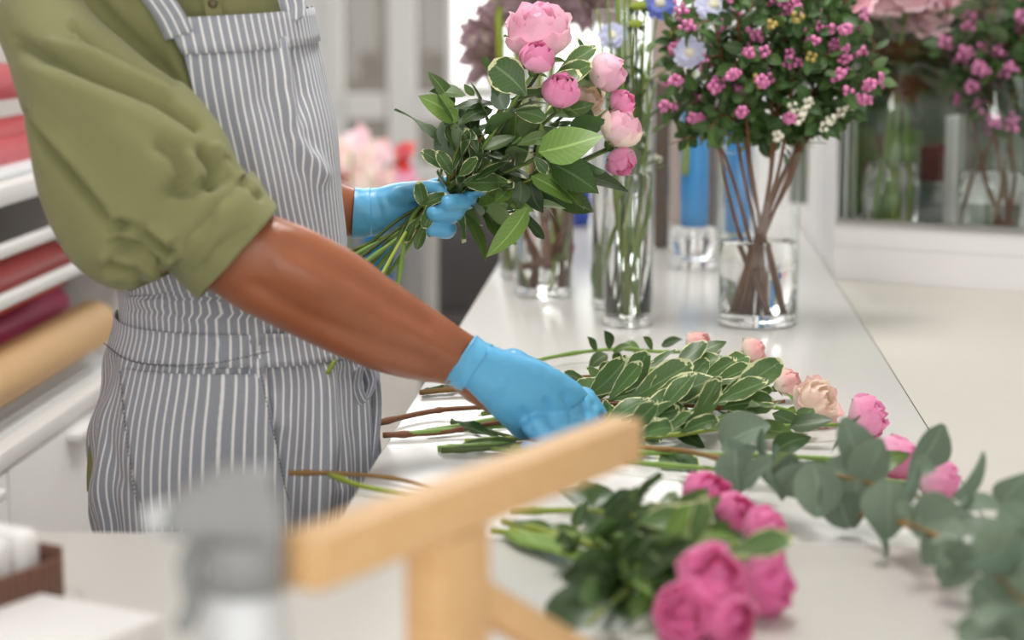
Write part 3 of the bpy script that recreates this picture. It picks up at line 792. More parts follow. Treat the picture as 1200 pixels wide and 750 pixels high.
# straps over the shoulders and the loose tie at the far side
def ribbon(name, pts, wdir, wd, parent, th=.002):
    q = spline(pts, 8); rows, uv = [], []; s = 0
    for i, p in enumerate(q):
        if i: s += (p - q[i - 1]).length
        d = V(wdir[min(len(wdir) - 1, i * len(wdir) // len(q))]).normalized()
        rows.append([p + d * (wd * (k / 4 - .5)) for k in range(5)]); uv += [(wd * k / 4 + .002, s) for k in range(5)]
    vs, fs = grid(rows); o = geo(name, (vs, fs), MAT['stripe'], parent, True, uv)
    o.modifiers.new('t', 'SOLIDIFY').thickness = th; return o
ribbon('strap', [torso_pt(40, phi_at(40, 232), .011), torso_pt(15, phi_at(15, 220), .012), torso_pt(-20, phi_at(-20, 196), .013), torso_pt(-60, phi_at(-60, 168), .013), torso_pt(-92, phi_at(-92, 190), .015)], [V((.93, -.25, .3))], .030, apron)
ribbon('strap', [torso_pt(24, phi_at(24, 340), .011), torso_pt(0, phi_at(0, 336), .012), torso_pt(-40, phi_at(-40, 318), .013), torso_pt(-75, phi_at(-75, 290), .013), torso_pt(-95, phi_at(-95, 262), .015)], [V((.8, .5, .3))], .028, apron)
a = torso_pt(405, D(92), .012)
ribbon('tie', [a, P(430, 425, 2.10), P(436, 450, 2.085), P(426, 473, 2.08), P(417, 455, 2.075), P(420, 430, 2.075)], [V((.5, -.6, .5))], .022, apron)
ribbon('tie', [a, P(436, 440, 2.11), P(438, 480, 2.11), P(432, 545, 2.10)], [V((.8, -.6, 0))], .022, apron)

# gloves -----------------------------------------------------------
def chain(pts, rad, per=4, seg=14):
    q = spline(pts, per); n = len(q) - 1; r = []
    for i in range(n + 1):
        f = i / n * (len(rad) - 1); j = min(int(f), len(rad) - 2); r.append(rad[j] + (rad[j + 1] - rad[j]) * (f - j))
    return join(tube(q, r, seg), ball(q[-1], r[-1], 12, 8), ball(q[0], r[0], 12, 8))
def glove(name, ps, cuffrow, parent, folds, side=1):
    o = geo(name, join(*ps), MAT['glove'], parent); remesh(o, .002, 3, .45)
    displace(o.data, folds, .0009, 45, (2, 2, 2), o)
    r = two_point_loft(cuffrow, 48, 5, 2.1)
    o2 = geo('glove_cuff', grid(r + [[p.lerp(sum(q, V()) / len(q), .05) for p in q] for q in r[::-1]], True), MAT['glove'], o)
    displace(o2.data, [], .0018, 60, (1, 0, 0), o2)
    return o
# right hand, back of the hand up, fingers closing on stems
k1, k2, k3, k4 = P(684, 468, 2.105), P(676, 479, 2.08), P(656, 491, 2.055), P(626, 499, 2.03)
palm = two_point_loft([(541, 454, 573, 404, 2.008, .027), (556, 466, 600, 412, 2.016, .026), (574, 484, 628, 421, 2.028, .025), (592, 502, 655, 434, 2.042, .024), (608, 514, 679, 449, 2.056, .022), (624, 514, 690, 462, 2.066, .018)], 32, 5)
ps = [capped(palm)]
ps.append(chain([k1, P(703, 493, 2.11), P(697, 508, 2.09), P(682, 511, 2.07)], [.0135, .0115, .0105, .0085]))
ps.append(chain([k2, P(693, 503, 2.08), P(686, 515, 2.06), P(668, 516, 2.05)], [.0142, .0118, .0105, .0088]))
ps.append(chain([k3, P(672, 512, 2.05), P(664, 524, 2.03), P(646, 522, 2.03)], [.0142, .0115, .0103, .0085]))
ps.append(chain([k4, P(642, 519, 2.025), P(634, 529, 2.01), P(618, 525, 2.01)], [.0135, .0105, .0095, .008]))
ps.append(chain([P(600, 425, 2.045), P(645, 446, 2.10), P(678, 470, 2.14), P(690, 492, 2.125)], [.015, .014, .012, .0095]))
m_ = [k4.lerp(P(642, 519, 2.025), .55), k3.lerp(P(672, 512, 2.05), .55), k2.lerp(P(693, 503, 2.08), .55), k1.lerp(P(703, 493, 2.11), .5)]
ps.append(tube(m_, [.0120, .0132, .0132, .0122], 14)); ps.append(tube([k4, k3, k2, k1], [.0125, .0145, .0145, .0125], 14))
rg = glove('glove', ps, [(521, 449, 558, 394, 2.003, .0305), (529, 453, 565, 398, 2.006, .0295), (541, 459, 578, 404, 2.01, .0285)], person,
           [([(683, 470), (687, 488)], -.002, 3), ([(640, 470), (650, 500)], -.003, 5), ([(612, 480), (622, 505)], -.002, 5), ([(662, 466), (672, 492)], -.0025, 4), ([(668, 455), (690, 475)], .001, 6), ([(560, 470), (575, 455), (590, 450)], .001, 6)])
geo('glove_bead', grid([[p + (p - sum(r, V()) / len(r)).normalized() * d for p in r] for r, d in zip(two_point_loft([(520, 448, 557, 393, 2.003, .0305), (523, 450, 560, 395, 2.004, .0305)], 48, 2, 2.1), (.0, .0016, 0))], True), MAT['glove'], rg)
# left hand, fingers wrapped round the bunch from behind
w0 = P(425, 248, 2.395)
ps = [capped(two_point_loft([(424, 277, 417, 222, 2.395, .027), (446, 276, 440, 220, 2.398, .026), (470, 272, 468, 213, 2.40, .024), (494, 262, 494, 212, 2.402, .020), (508, 255, 512, 214, 2.404, .015)], 32, 5))]
ps.append(chain([P(508, 222, 2.405), P(544, 214, 2.395), P(563, 219, 2.37), P(557, 222, 2.345)], [.0125, .0118, .0105, .009]))
ps.append(chain([P(508, 232, 2.405), P(540, 226, 2.39), P(547, 235, 2.355), P(524, 238, 2.322)], [.013, .0122, .0112, .0098]))
ps.append(chain([P(504, 244, 2.40), P(530, 243, 2.382), P(533, 250, 2.345), P(508, 250, 2.32)], [.0125, .012, .0108, .0095]))
ps.append(chain([P(498, 256, 2.395), P(521, 261, 2.375), P(524, 270, 2.345), P(506, 269, 2.325)], [.0115, .0108, .0098, .0085]))
ps.append(chain([P(452, 238, 2.392), P(476, 228, 2.375), P(500, 222, 2.345), P(515, 222, 2.332)], [.0130, .0115, .0106, .0092]))
lg = glove('glove', ps, [(412, 279, 416, 219, 2.392, .0295), (424, 279, 424, 220, 2.394, .0285), (436, 277, 434, 220, 2.396, .0275)], person, [([(470, 225), (492, 240)], -.0015, 5), ([(440, 230), (450, 262)], -.001, 4)])

# ------------------------------------------------------------------ vases
def vase(label, cx, by, wpx, top_py, water_py=None, base=.016, group='glass vases on the counter', watermat='water', ground=TOP, foot=None, name='glass_vase'):
    """cylinder vase: cx, by = middle of its foot's near rim in the frame; top_py / water_py = near rim heights"""
    c = Z(cx, by, ground); r = wpx / F * c.y / 2 * 1.0; c = c + V((0, r, 0)); r = wpx / F * c.y / 2
    h = P(cx, top_py, c.y - r).z - ground
    t = thing(name, label, 'vase', (c.x, c.y, ground), group); th = .0028
    prof = [(r * .9, .0006), (r, .004), (r, h - .001), (r - th * .5, h), (r - th, h - .001), (r - th, base)]
    vs, fs = lathe(prof, 40, (c.x, c.y, ground), False); fs = fs[:-2]
    geo('wall', (vs, fs), MAT['glass'], t)
    bp = [(r * .88, .0008), (r - th - .0012, .003), (r - th - .0006, base * .5), (r - th - .0012, base - .001), (r * .6, base), (.0001, base - .001)]
    vs, fs = lathe(bp, 40, (c.x, c.y, ground)); geo('base', (vs, fs), MAT['base_glass'], t)
    if water_py is not None:
        wh = P(cx, water_py, c.y - r).z - ground
        rr = r - th - .0004
        geo('water', lathe([(rr, base + .0006), (rr, wh - .0015), (rr - .0015, wh)], 40, (c.x, c.y, ground)), MAT[watermat], t)
    return t, V((c.x, c.y, ground)), r, h
vA, cA, rA, hA = vase('squat glass vase with woody brown twigs behind the held bouquet', 638, 351, 70, 165, 235)
vB, cB, rB, hB = vase('tall glass vase nearest the counter front edge holding mauve protea stems', 628, 331, 86, 22, 240)
vC, cC, rC, hC = vase('tallest glass cylinder half hidden behind the slim vase of green stems', 731, 366, 76, 12, 92)
vD, cD, rD, hD = vase('slim glass cylinder vase packed with thin green stems', 737, 386, 61, 147, 205, .02)
vE, cE, rE, hE = vase('wide glass vase of brown twigs standing in clear water', 893, 387, 97, 181, 288, .02)
vF, cF, rF, hF = vase('tall glass vase with bright blue water in the back row', 815, 317, 61, -40, None, .022)
vG, cG, rG, hG = vase('blue water glass cylinder seen through the twig vase', 866, 300, 46, 60, None, .02)
def fill(c, r, z0, z1, mk, parent, name):
    return geo(name, lathe([(.0002, z0), (r * .9, z0), (r, z0 + .004), (r, z1 - .002), (r * .96, z1), (.0002, z1)], 32, (c.x, c.y, TOP)), MAT[mk], parent)
fill(cF, rF * .55, P(815, 266, cF.y).z - TOP, P(815, 125, cF.y).z - TOP, 'blueglass', vF, 'blue_water_core')
geo('water', lathe([(rF * .9, .024), (rF * .9, .07), (.0005, .072)], 32, (cF.x, cF.y, TOP)), MAT['water'], vF)
fill(cG, rG * .7, P(866, 272, cG.y).z - TOP, P(866, 150, cG.y).z - TOP, 'blueglass', vG, 'blue_water_core')
def pot(label, cx, by, wpx, top, mk, group=None):
    c = Z(cx, by, TOP); r = wpx / F * c.y / 2; c = c + V((0, r, 0)); h = P(cx, top, c.y - r).z - TOP
    o = geo('ceramic_vase', lathe([(.001, 0), (r * .86, 0), (r * .93, .01), (r, h * .4), (r * .97, h - .004), (r * .92, h), (r * .86, h - .004), (r * .84, .05), (.001, .04)], 28, (c.x, c.y, TOP)), MAT[mk])
    return tag(o, label, 'vase', group), c, h
pH, cH, hH = pot('dark taupe ceramic cylinder to the left of the blue water vase', 775, 291, 20, 96, 'darkbrown')
pI, cI, hI = pot('dark taupe ceramic cylinder to the right of the blue water vase', 834, 288, 22, 96, 'darkbrown')
pJ, cJ, hJ = pot('small navy blue glazed vase far back on the counter', 676, 266, 36, 215, 'navy')
pK, cK, hK = pot('dusty pink ceramic cylinder in the very back row', 783, 262, 44, 12, 'mauve')

# ------------------------------------------------------------------ stems and flowers in the vases
def spread(c, r, k, n, jitter=.4):
    a = k * 2.39996; q = r * math.sqrt((k + .5) / n); return c + V((q * math.cos(a), q * math.sin(a), 0))
def vase_stem(c, r, h, k, n, tip, base=.02, bend=.3, thru=None):
    """path from the floor of the vase, leaning on its rim, to the tip"""
    b = spread(c, r * .55, k, n) + V((0, 0, base)); tip = V(tip)
    d = tip - c; d.z = 0; d = d.normalized() if d.length > 1e-6 else V((1, 0, 0))
    out = min(r * .78, (V((tip.x, tip.y, 0)) - V((c.x, c.y, 0))).length * .6)
    rim = c + d * out + V((random.uniform(-.15, .15) * r, random.uniform(-.15, .15) * r, h * random.uniform(.86, .98)))
    aa = math.atan2(-d.y, -d.x) + random.uniform(-1.5, 1.5); qq = r * random.uniform(.25, .8); b2 = c + V((qq * math.cos(aa), qq * math.sin(aa), base))
    return spline([b2, b2.lerp(rim, .5) + V((random.uniform(-.28, .28) * r, random.uniform(-.2, .2) * r, 0)), rim, rim.lerp(tip, .55) + V((0, 0, .01)), tip], 5)
def scabiosa(label, pos, face, r, mk, path, group=None):
    t = thing('scabiosa', label, 'flower', path[0], group)
    stem(t, path, .0017, 'stem', 5)
    B = basis(pos, face, r); ps, uv = [], []
    for ring, (k, L, z) in enumerate(((18, 1.0, .08), (16, .84, .2), (13, .62, .3))):
        for i in range(k):
            a = i * 2 * PI / k + ring * .2 + random.uniform(-.1, .1); l = L * random.uniform(.85, 1.08)
            d = V((math.cos(a), math.sin(a), 0)); s = V((-d.y, d.x, 0)); rows = []
            for j in range(4):
                v = j / 3; wd = (.06 + .17 * v - .02 * v * v) * (1 if j < 3 else .8)
                for e in (-1, 0, 1): ps_ = d * (l * (.15 + .85 * v) * (1 if e == 0 else .95)) + s * (wd * e) + V((0, 0, z + .18 * v * random.uniform(.3, 1.2))); rows.append(ps_)
            rr = [rows[q * 3:q * 3 + 3] for q in range(4)]; ps.append(grid(rr)); uv += [(e / 2, j / 3) for j in range(4) for e in range(3)]
    geo('petals', xf(join(*ps), B), MAT[mk], t, True, uv)
    geo('pincushion', xf(join(*[ball((.3 * q * math.cos(a), .3 * q * math.sin(a), .38 + .12 * (1 - q)), .055, 5, 3) for k in range(30) for q, a in [(math.sqrt((k + .5) / 30), k * 2.4)]], ball((0, 0, .2), .3, 10, 6)), B), MAT['wberry'], t)
    geo('calyx', xf(lathe([(.05, -.3), (.22, -.15), (.3, .05), (.1, .12)], 8), B), MAT['calyx'], t)
def path_vD(k, tip): return vase_stem(cD, rD, hD, k, 12, tip)
scabiosa('pale blue scabiosa facing the camera above the slim vase', P(718, 43, 2.86), (-.1, -.9, .3), .021, 'lav', path_vD(0, P(722, 52, 2.865)))
scabiosa('lilac scabiosa at the left edge of the snowberry branches', P(808, 62, 2.78), (-.1, -.95, .1), .022, 'lav', vase_stem(cC, rC, hC * .8, 1, 8, P(803, 72, 2.79)))
scabiosa('lilac scabiosa cut off by the top of the picture', P(836, 8, 2.84), (0, -.9, .4), .026, 'lav', vase_stem(cC, rC, hC * .8, 2, 8, P(830, 22, 2.85)))
scabiosa('deep blue scabiosa at the top beside the green buttons', P(774, 4, 2.95), (-.1, -.9, .2), .026, 'blue', vase_stem(cC, rC, hC * .8, 3, 8, P(772, 16, 2.96)))
def button(label, pos, r, path):
    t = thing('button_flower', label, 'flower', path[0]); stem(t, path, .0016, 'darkstem', 5)
    B = basis(pos, (-.1, -.35, .9), r)
    geo('flower_head', xf(join(*[ball((q * math.cos(a), q * math.sin(a), .45 * math.sqrt(max(0, 1.05 - q * q))), .19, 6, 4) for k in range(34) for q, a in [(math.sqrt((k + .5) / 34), k * 2.4)]], ball((0, 0, 0), .9, 12, 6, (1, 1, .45))), B), MAT['limestem'], t)
    for i in range(7):
        a = i * .9; d = B.to_3x3() @ V((math.cos(a), math.sin(a), -.5)); leaf(t, V(pos) + d * .4, V(pos) + d * 1.5, (0, -1, .3), 'lance', 'dark_leaf', 1.0, 'bract')
button('upper lime green button flower beside the pale scabiosa', P(748, 8, 2.84), .0115, path_vD(4, P(747, 18, 2.845)))
button('lower lime green button flower beside the pale scabiosa', P(745, 29, 2.82), .0100, path_vD(5, P(744, 40, 2.825)))
button('tiny green bud beside the lilac scabiosa', P(789, 41, 2.86), .0075, vase_stem(cC, rC, hC * .8, 4, 8, P(786, 60, 2.87)))
for k, (px, py) in enumerate([(700, 10), (712, -10), (733, -12), (739, -30), (752, 60), (761, 70), (726, -5), (757, -20), (768, 100)]):
    pts = path_vD(k + 2, P(px, py, cD.y + random.uniform(-.02, .03)))
    t = thing('flower_stalk', 'thin green flower stem standing in the slim vase', 'stalk', pts[0], 'thin green stems in the slim vase')
    stem(t, pts, .0021, random.choice(['stem', 'limestem', 'darkstem']), 6)
    rleaves(t, pts, 4, .55, .8, .035, 'lance', ['dark_leaf', 'rose_leaf'])
for k, (px, py, r) in enumerate([(722, -20, .0045), (737, -20, .004), (731, -30, .0035), (755, 95, .0026)]):
    pts = vase_stem(cC, rC, hC, k, 5, P(px, py, cC.y))
    t = thing('flower_stalk', ['leftmost thick green stalk in the tallest glass cylinder', 'third thick green stalk from the left in the tallest cylinder', 'second thick green stalk from the left in the tallest cylinder', 'rightmost, thinner and shortest green stalk in the tallest cylinder'][k], 'stalk', pts[0], 'thick stalks in the tallest cylinder')
    stem(t, pts, r, 'stem', 8)
lf = thing('cut_leaf', 'yellow green leaf sunk at the foot of the tallest cylinder', 'leaf', cC + V((-rC * .6, 0, .02)))
leaf(lf, cC + V((-rC * .62, -.01, .02)), cC + V((-rC * .66, -.02, .10)), (-.3, -1, 0), 'rose', 'light_leaf', 1.1)
def protea(label, pos, face, r, path, n=26):
    t = thing('protea', label, 'flower', path[0]); stem(t, path, .006, 'limestem', 8); B = basis(V(pos) - V(face).normalized() * r * .6, face, r)
    for i in range(n):
        ring = i % 3; a = i * 2.4; rr = (.25, .45, .62)[ring]; hh = (1.3, 1.15, .95)[ring]; out = (.15, .45, .85)[ring]
        d = V((math.cos(a), math.sin(a), 0)); p0 = B @ (d * rr * .4); p1 = B @ (d * (rr + out) + V((0, 0, hh)))
        leaf(t, p0, p1, B.to_3x3() @ (-d + V((0, 0, .3))), 'lance', 'mauve', 1.6, 'bract')
    geo('cone', xf(ball((0, 0, .55), .5, 14, 9, (1, 1, 1.3)), B), MAT['mauve'], t)
for i, (lab, px, py, Y, r, f) in enumerate([('large mauve protea head just above the bouquet roses', 640, -22, 3.34, .062, (.1, -.4, -.2)), ('dusty mauve protea drooping over the left rim of its vase', 568, 52, 3.42, .05, (-.8, -.5, .1)),
                     ('mauve protea head right of the large one, partly out of frame', 700, -12, 3.4, .05, (.4, -.6, -.1)), ('mauve protea half hidden by the large pink rose', 600, -15, 3.44, .05, (-.3, -.5, .5))]):
    protea(lab, P(px, py, Y), f, r, vase_stem(cB, rB, hB, i, 4, P(px, py, Y + .02)))
pts = spline([cB + V((-.042, -.02, .02)), P(590, 180, cB.y), P(585, 40, cB.y - .02), P(583, -30, cB.y)], 6)
t = thing('flower_stalk', 'olive green thick stem at the left side of the protea vase', 'stem', pts[0]); stem(t, pts, .0085, 'limestem', 10)
for k in range(6):
    b = spread(cA, rA * .75, k, 6); px = 612 + k * 11
    pts = spline([b + V((0, 0, .018 if k % 2 else .05)), b.lerp(P(px, 250, cA.y), .5) + V((.006, 0, 0)), P(px + random.uniform(-8, 8), 250, cA.y), P(px + random.uniform(-20, 20), 150, cA.y - .01)], 5)
    t = thing('twig', ['leftmost', 'second from left', 'third from left', 'fourth from left', 'fifth from left', 'rightmost'][k] + ' woody brown twig in the squat vase behind the bouquet', 'twig', pts[0], 'brown twigs in the squat vase'); stem(t, pts, .0038 + .001 * (k % 3), 'brownstem', 7, .9, 4)
for k, px in enumerate((655, 662, 668)):
    pts = [cA + V((rA * (.3 + .2 * k), .01, .06)), P(px, 240, cA.y + .01), P(px - 2, 160, cA.y)]
    t = thing('flower_stalk', ['left one of three broad pale green stalks in the squat vase', 'middle one of three broad pale green stalks in the squat vase', 'right one of three broad pale green stalks in the squat vase'][k], 'stalk', pts[0], 'green stems in the squat vase'); stem(t, spline(pts, 5), .006, 'limestem', 8)
t = thing('flower_stalk', 'thick yellow green stem ending in front of the blue water', 'stem', P(803, 205, cF.y - .02)); stem(t, spline([P(803, 205, cF.y - .018), P(806, 150, cF.y - .018), P(812, 60, cF.y - .015), P(815, -50, cF.y)], 5), .0068, 'limestem', 8)

# snowberry branches ---------------------------------------------------------
def berries(t, p, d, n, r, mk, name='berry_cluster'):
    ps = []
    for i in range(n):
        ea = 2.4 * i; o_ = d.orthogonal().normalized(); q = p + d * (r * .62 * i) + (o_ * math.cos(ea) + d.cross(o_) * math.sin(ea)) * r * random.uniform(1.0, 1.45)
        ps.append(ball(q, r * random.uniform(.8, 1.12), 8, 6))
    g = geo(name, join(*ps), MAT[mk], t); stuff(g)
    if mk == 'wberry': g['label'] = 'white berry cluster'
def snowberry(label, path, spots, nleaf, group, rb=.0041, lsz=.027, name='snowberry_branch'):
    t = thing(name, label, 'branch', path[0], group)
    tw = [tube(path, [.0033 - .0017 * i / (len(path) - 1) for i in range(len(path))], 6)]
    k0 = int(len(path) * .55)
    for (p, n, mk) in spots:
        j = min(range(k0, len(path)), key=lambda i: (path[i] - p).length + .25 * max(0, path[i].z - p.z + .02)); a = path[j]
        mid = a.lerp(p, .5) + V((random.uniform(-.01, .01), random.uniform(-.01, .01), random.uniform(0, .015)))
        q = spline([a, mid, p], 4); tw.append(tube(q, [.0014, .0012] + [.001] * (len(q) - 2), 5))
        rleaves(t, q, 6 if n else 9, .1, 1.0, lsz, 'small', 'berry_leaf')
        if n: berries(t, p, (p - a).normalized(), n, rb, mk)
    geo('twig', join(*tw), MAT['brownstem'], t)
    rleaves(t, path, nleaf, .62, 1.0, lsz, 'small', 'berry_leaf')
ZONE = [(800, 20), (822, 118), (845, 100), (846, 40), (838, 60), (868, 20), (862, 85), (890, 45), (905, 75), (918, 42), (930, 12), (951, 28), (948, 46), (962, 60), (975, 55), (990, 62), (1000, 60), (985, 70), (1015, 38), (1022, 95), (1016, 100),
        (980, 90), (948, 88), (920, 75), (896, 98), (888, 80), (843, 92), (826, 116), (795, 95), (815, 140), (843, 150), (870, 132), (886, 145), (922, 140), (955, 150), (1005, 115), (790, 60), (905, 5), (860, 5), (935, 60), (875, 60), (980, 20), (830, 80), (812, 30), (950, 75), (790, 125), (990, 35), (870, 108), (915, 20)]
WHITE = [(930, 128), (942, 132), (948, 122), (985, 132), (995, 128), (972, 142), (966, 148), (912, 160), (936, 140)]
YEL = [(893, 98), (888, 92), (905, 28), (935, 20), (950, 65)]
pool = [(P(x, y, 2.83 + random.uniform(-.08, .09)), random.choice((8, 10, 12, 14)), 'berry') for x, y in ZONE]
pool += [(P(x + random.uniform(-12, 12), y + random.uniform(-10, 10) - 8, 2.85 + random.uniform(-.10, .12)), random.choice((3, 5, 6)), 'berry') for x, y in ZONE]
pool += [(P(x, y, 2.78), 5, 'wberry') for x, y in WHITE] + [(P(x, y, 2.76), 4, 'gberry') for x, y in YEL]
pool += [(P(random.uniform(800, 1000), random.uniform(-10, 172), 2.85 + random.uniform(-.1, .1)), 0, '') for i in range(46)]
TIPS = [(792, 70), (812, -10), (838, 30), (858, -40), (880, 10), (905, -50), (925, -5), (948, -30), (975, 15), (1000, -20), (1022, 85), (985, 125)]
SBL = ['reaching far left over the counter', 'tipping left beside the lilac scabiosa', 'rising left of the middle', 'tall and left of the middle', 'in the middle of the bunch', 'tallest in the middle of the bunch', 'right of the middle with dense berries', 'tall and right of the middle',
       'leaning right towards the cabinet', 'tall and leaning right towards the cabinet', 'reaching furthest right over the ledge', 'lowest at the right, carrying white berries']
tips = [P(x, y, 2.84 + random.uniform(-.07, .07)) for x, y in TIPS]
spots = [[] for _ in tips]
for s in pool:
    if s[2] == 'wberry' and random.random() < .9: spots[11].append(s); continue
    x = proj(s[0])[0]; j = min(range(len(tips)), key=lambda i: abs(TIPS[i][0] - x) + abs(tips[i].y - s[0].y) * 150 + random.uniform(0, 25) + (30 if i == 11 else 0)); spots[j].append(s)
for i, tp in enumerate(tips):
    pts = vase_stem(cE, rE, hE, i, 12, tp)
    snowberry('pink snowberry branch in the twig vase, ' + SBL[i], pts, spots[i], 22, 'snowberry branches in the wide vase')
t = thing('dry_twig', 'bare dark twig arching left from the twig vase', 'twig', P(848, 195, 2.8)); stem(t, spline([P(850, 200, 2.8), P(840, 170, 2.8), P(812, 162, 2.8), P(782, 170, 2.8)], 6), .0009, 'brownstem', 5)
t = thing('snowberry_sprig', 'single pair of white berries hanging beside the slim vase', 'branch', P(770, 150, 2.9)); stem(t, spline([P(790, 130, 2.9), P(780, 160, 2.9), P(772, 184, 2.9)], 5), .0009, 'brownstem', 5)
berries(t, P(772, 184, 2.9), V((0, 0, -1)), 2, .0055, 'wberry')
for i, (x, y, r, lab) in enumerate([(938, 6, .035, 'soft pink rose behind the snowberries, nearest the lilac scabiosa'), (962, 20, .034, 'soft pink rose behind the snowberries, middle of three'), (988, 6, .037, 'soft pink rose behind the snowberries, nearest the cabinet')]):
    p = P(x, y, 3.07 - .02 * i); b = cG + V((.01 * i - .01, .008, .022)); pts = spline([b, cG + V((rG * .6, -.005 + .006 * i, hG)), p], 6)
    t = thing('rose', lab, 'rose', b, 'soft pink roses behind the snowberries'); stem(t, pts, .0035, 'stem', 7); bloom(t, p, (.1 * i - .1, -.7, .6), r, 'rose_bg', .6)
# what stands inside the display cabinet ------------------------------------------
CG = CZ0
def cabpt(px, py, n):
    """point on the ray through a pixel at depth n behind the cabinet's glass"""
    r = ray(px, py); q = V((K.x, K.y, 0)); return CP + r * (((q - CP).dot(N) + n) / r.dot(N))
geo_floor = geo('cabinet_shelf', nbox(.013, CL - .013, .021, CDEP - .002, CZ0 - CDROP + .0005, CZ0 - CDROP + .008), MAT['white'], None, False)
tag(geo_floor, 'white bottom shelf inside the display cabinet', 'shelf')
CG = CZ0 - CDROP + .0085
def cabvase(label, px, n, wpx, h, water, base=.015):
    p = cabpt(px, 230, n); r = wpx / F * p.y / 2; t = thing('glass_vase', label, 'vase', (p.x, p.y, CG), 'glass vases in the cabinet'); c = V((p.x, p.y, CG))
    vs, fs = lathe([(r * .9, .001), (r, .004), (r, h), (r - .0028, h), (r - .0028, base)], 36, c); geo('wall', (vs, fs[:-2]), MAT['glass'], t)
    geo('water', lathe([(r - .0034, .003), (r - .0034, water)], 36, c), MAT['water'], t); return c, r, h
c1, r1, h1 = cabvase('glass vase of soft pink roses behind the cabinet glass', 1044, .09, 68, .29, .125)
c2, r2, h2 = cabvase('glass vase of snowberry twigs behind the cabinet glass', 1168, .10, 92, .27, .115)
RB_ = [(1068, -8, .045), (1095, 18, .042), (1018, 14, .05), (1040, 2, .045), (1058, 20, .035), (1115, 5, .035)]
RBL = ['topmost and cut by the frame', 'facing the camera with spiral heart', 'largest, beside the top berries', 'between two bigger blooms', 'half hidden by the snowberries', 'small one at the far right']
for i, (x, y, r) in enumerate(RB_):
    p = cabpt(x, y, .07 + .03 * (i % 3)); b = spread(c1, r1 * .6, i, 6) + V((0, 0, .006)); rim = c1.lerp(V((p.x, p.y, c1.z)), .3) + V((0, 0, h1))
    pts = spline([b, rim, p], 6); t = thing('rose', 'soft pink rose in the cabinet, ' + RBL[i], 'rose', b, 'soft pink roses in the cabinet')
    stem(t, pts, .004, 'stem', 7); bloom(t, p, (random.uniform(-.3, .3) - .2, -.75, .55), r * .8, 'rose_bg', .6)
    for k in range(5):
        a, d = along(pts, .62 + .06 * k); s = V((random.uniform(-1, 1), random.uniform(-.9, .1), random.uniform(-.5, .3))).normalized(); leaf(t, a, a + s * random.uniform(.06, .1), (0, -.6, .8), 'rose', 'dark_leaf')
for i, (x, y) in enumerate([(1130, 20), (1150, 60), (1165, -10), (1180, 40), (1200, 20), (1215, 70), (1140, 90)]):
    p = cabpt(x, y, .10 + random.uniform(-.03, .05)); pts = vase_stem(c2, r2, h2, i, 7, p, .01)
    sp = [(cabpt(x + random.uniform(-28, 28), y + random.uniform(-10, 75), .08 + random.uniform(-.04, .07)), random.choice((6, 8, 10)), 'berry') for _ in range(6)]
    snowberry('snowberry branch behind the cabinet glass, ' + ['leftmost with a low tip', 'left and low', 'tall left of the middle', 'in the middle', 'right of the middle', 'rightmost', 'shortest at the left'][i], pts, sp, 10, 'snowberry branches in the cabinet', .006, .04)
def cabbox(name, label, px0, px1, py0, n, d, mk, cat):
    a = cabpt(px0, py0, n); b = cabpt(px1, py0, n); c = (a + b) / 2; h = a.z - CG
    tag(geo(name, bbox(V((c.x, c.y, CG + h / 2)), (b - a).length, d, h, M4((T, N, V((0, 0, 1)))).transposed(), .004), MAT[mk]), label, cat)
cabbox('paper_box', 'burgundy box behind the roses in the cabinet', 1084, 1108, 170, .36, .06, 'burgundy', 'box')
cabbox('shelf_divider', 'narrow white divider standing inside the cabinet', 1113, 1127, 135, .3, .05, 'white', 'divider')
cabbox('grey_block', 'pale grey block under the burgundy box in the cabinet', 1078, 1112, 212, .33, .02, 'steel', 'block')
cabbox('moss_block', 'green moss block at the back of the cabinet', 1000, 1076, 150, .5, .06, 'light_leaf', 'block')
cabbox('white_board', 'white board at the left end of the cabinet', 984, 1004, 60, .42, .03, 'white', 'board')
cabbox('taupe_board', 'tall dark board at the back right of the cabinet', 1128, 1146, -40, .5, .03, 'taupe', 'board')

# ------------------------------------------------------------------ the bouquet in the hand
G = P(500, 247, 2.366)
def held(end, tip, j=.006):
    g = G + V((random.uniform(-j, j), random.uniform(-j, j) * .8, random.uniform(-j, j) * .9)); d = (tip - end).normalized()
    return spline([end, g - d * .02, g + d * .03, g.lerp(tip, .6) + V((0, 0, -.008)), tip], 6)
ENDS = [(403, 299, 2.37), (401, 306, 2.35), (408, 312, 2.34), (416, 316, 2.33), (424, 322, 2.34), (432, 328, 2.36), (446, 335, 2.32), (464, 346, 2.31), (440, 318, 2.38), (428, 308, 2.39), (384, 437, 2.03), (455, 322, 2.37), (412, 304, 2.36), (420, 296, 2.38)]
HR = [('large light pink rose at the top of the held bouquet', 632, 40, 2.36, .037, 'pink', .45, (-.05, -.42, .9), True),
      ('small hot pink rosebud in front of the large top rose', 629, 68, 2.32, .0205, 'hot', .1, (.25, -.42, .85), True),
      ('pink rose low in the middle of the held bouquet', 656, 108, 2.33, .0225, 'hot', .2, (.12, -.5, .85), True),
      ('pink rose with green sepals at the upper right of the held bouquet', 711, 85, 2.38, .0245, 'pink', .15, (.85, -.35, .15), True),
      ('cream pink rose half hidden at the right of the held bouquet', 688, 116, 2.41, .022, 'cream', .3, (.3, -.6, .2), True),
      ('small hot pink rosebud above the peach pink rose', 729, 121, 2.385, .0165, 'hot', .15, (.7, -.45, .4), True),
      ('peach pink rose at the right end of the held bouquet', 727, 151, 2.365, .0265, 'blush', .3, (.45, -.4, .7), True),
      ('hot pink rosebud lowest at the right of the held bouquet', 727, 189, 2.37, .018, 'hot', .2, (.4, -.55, -.55), True)]
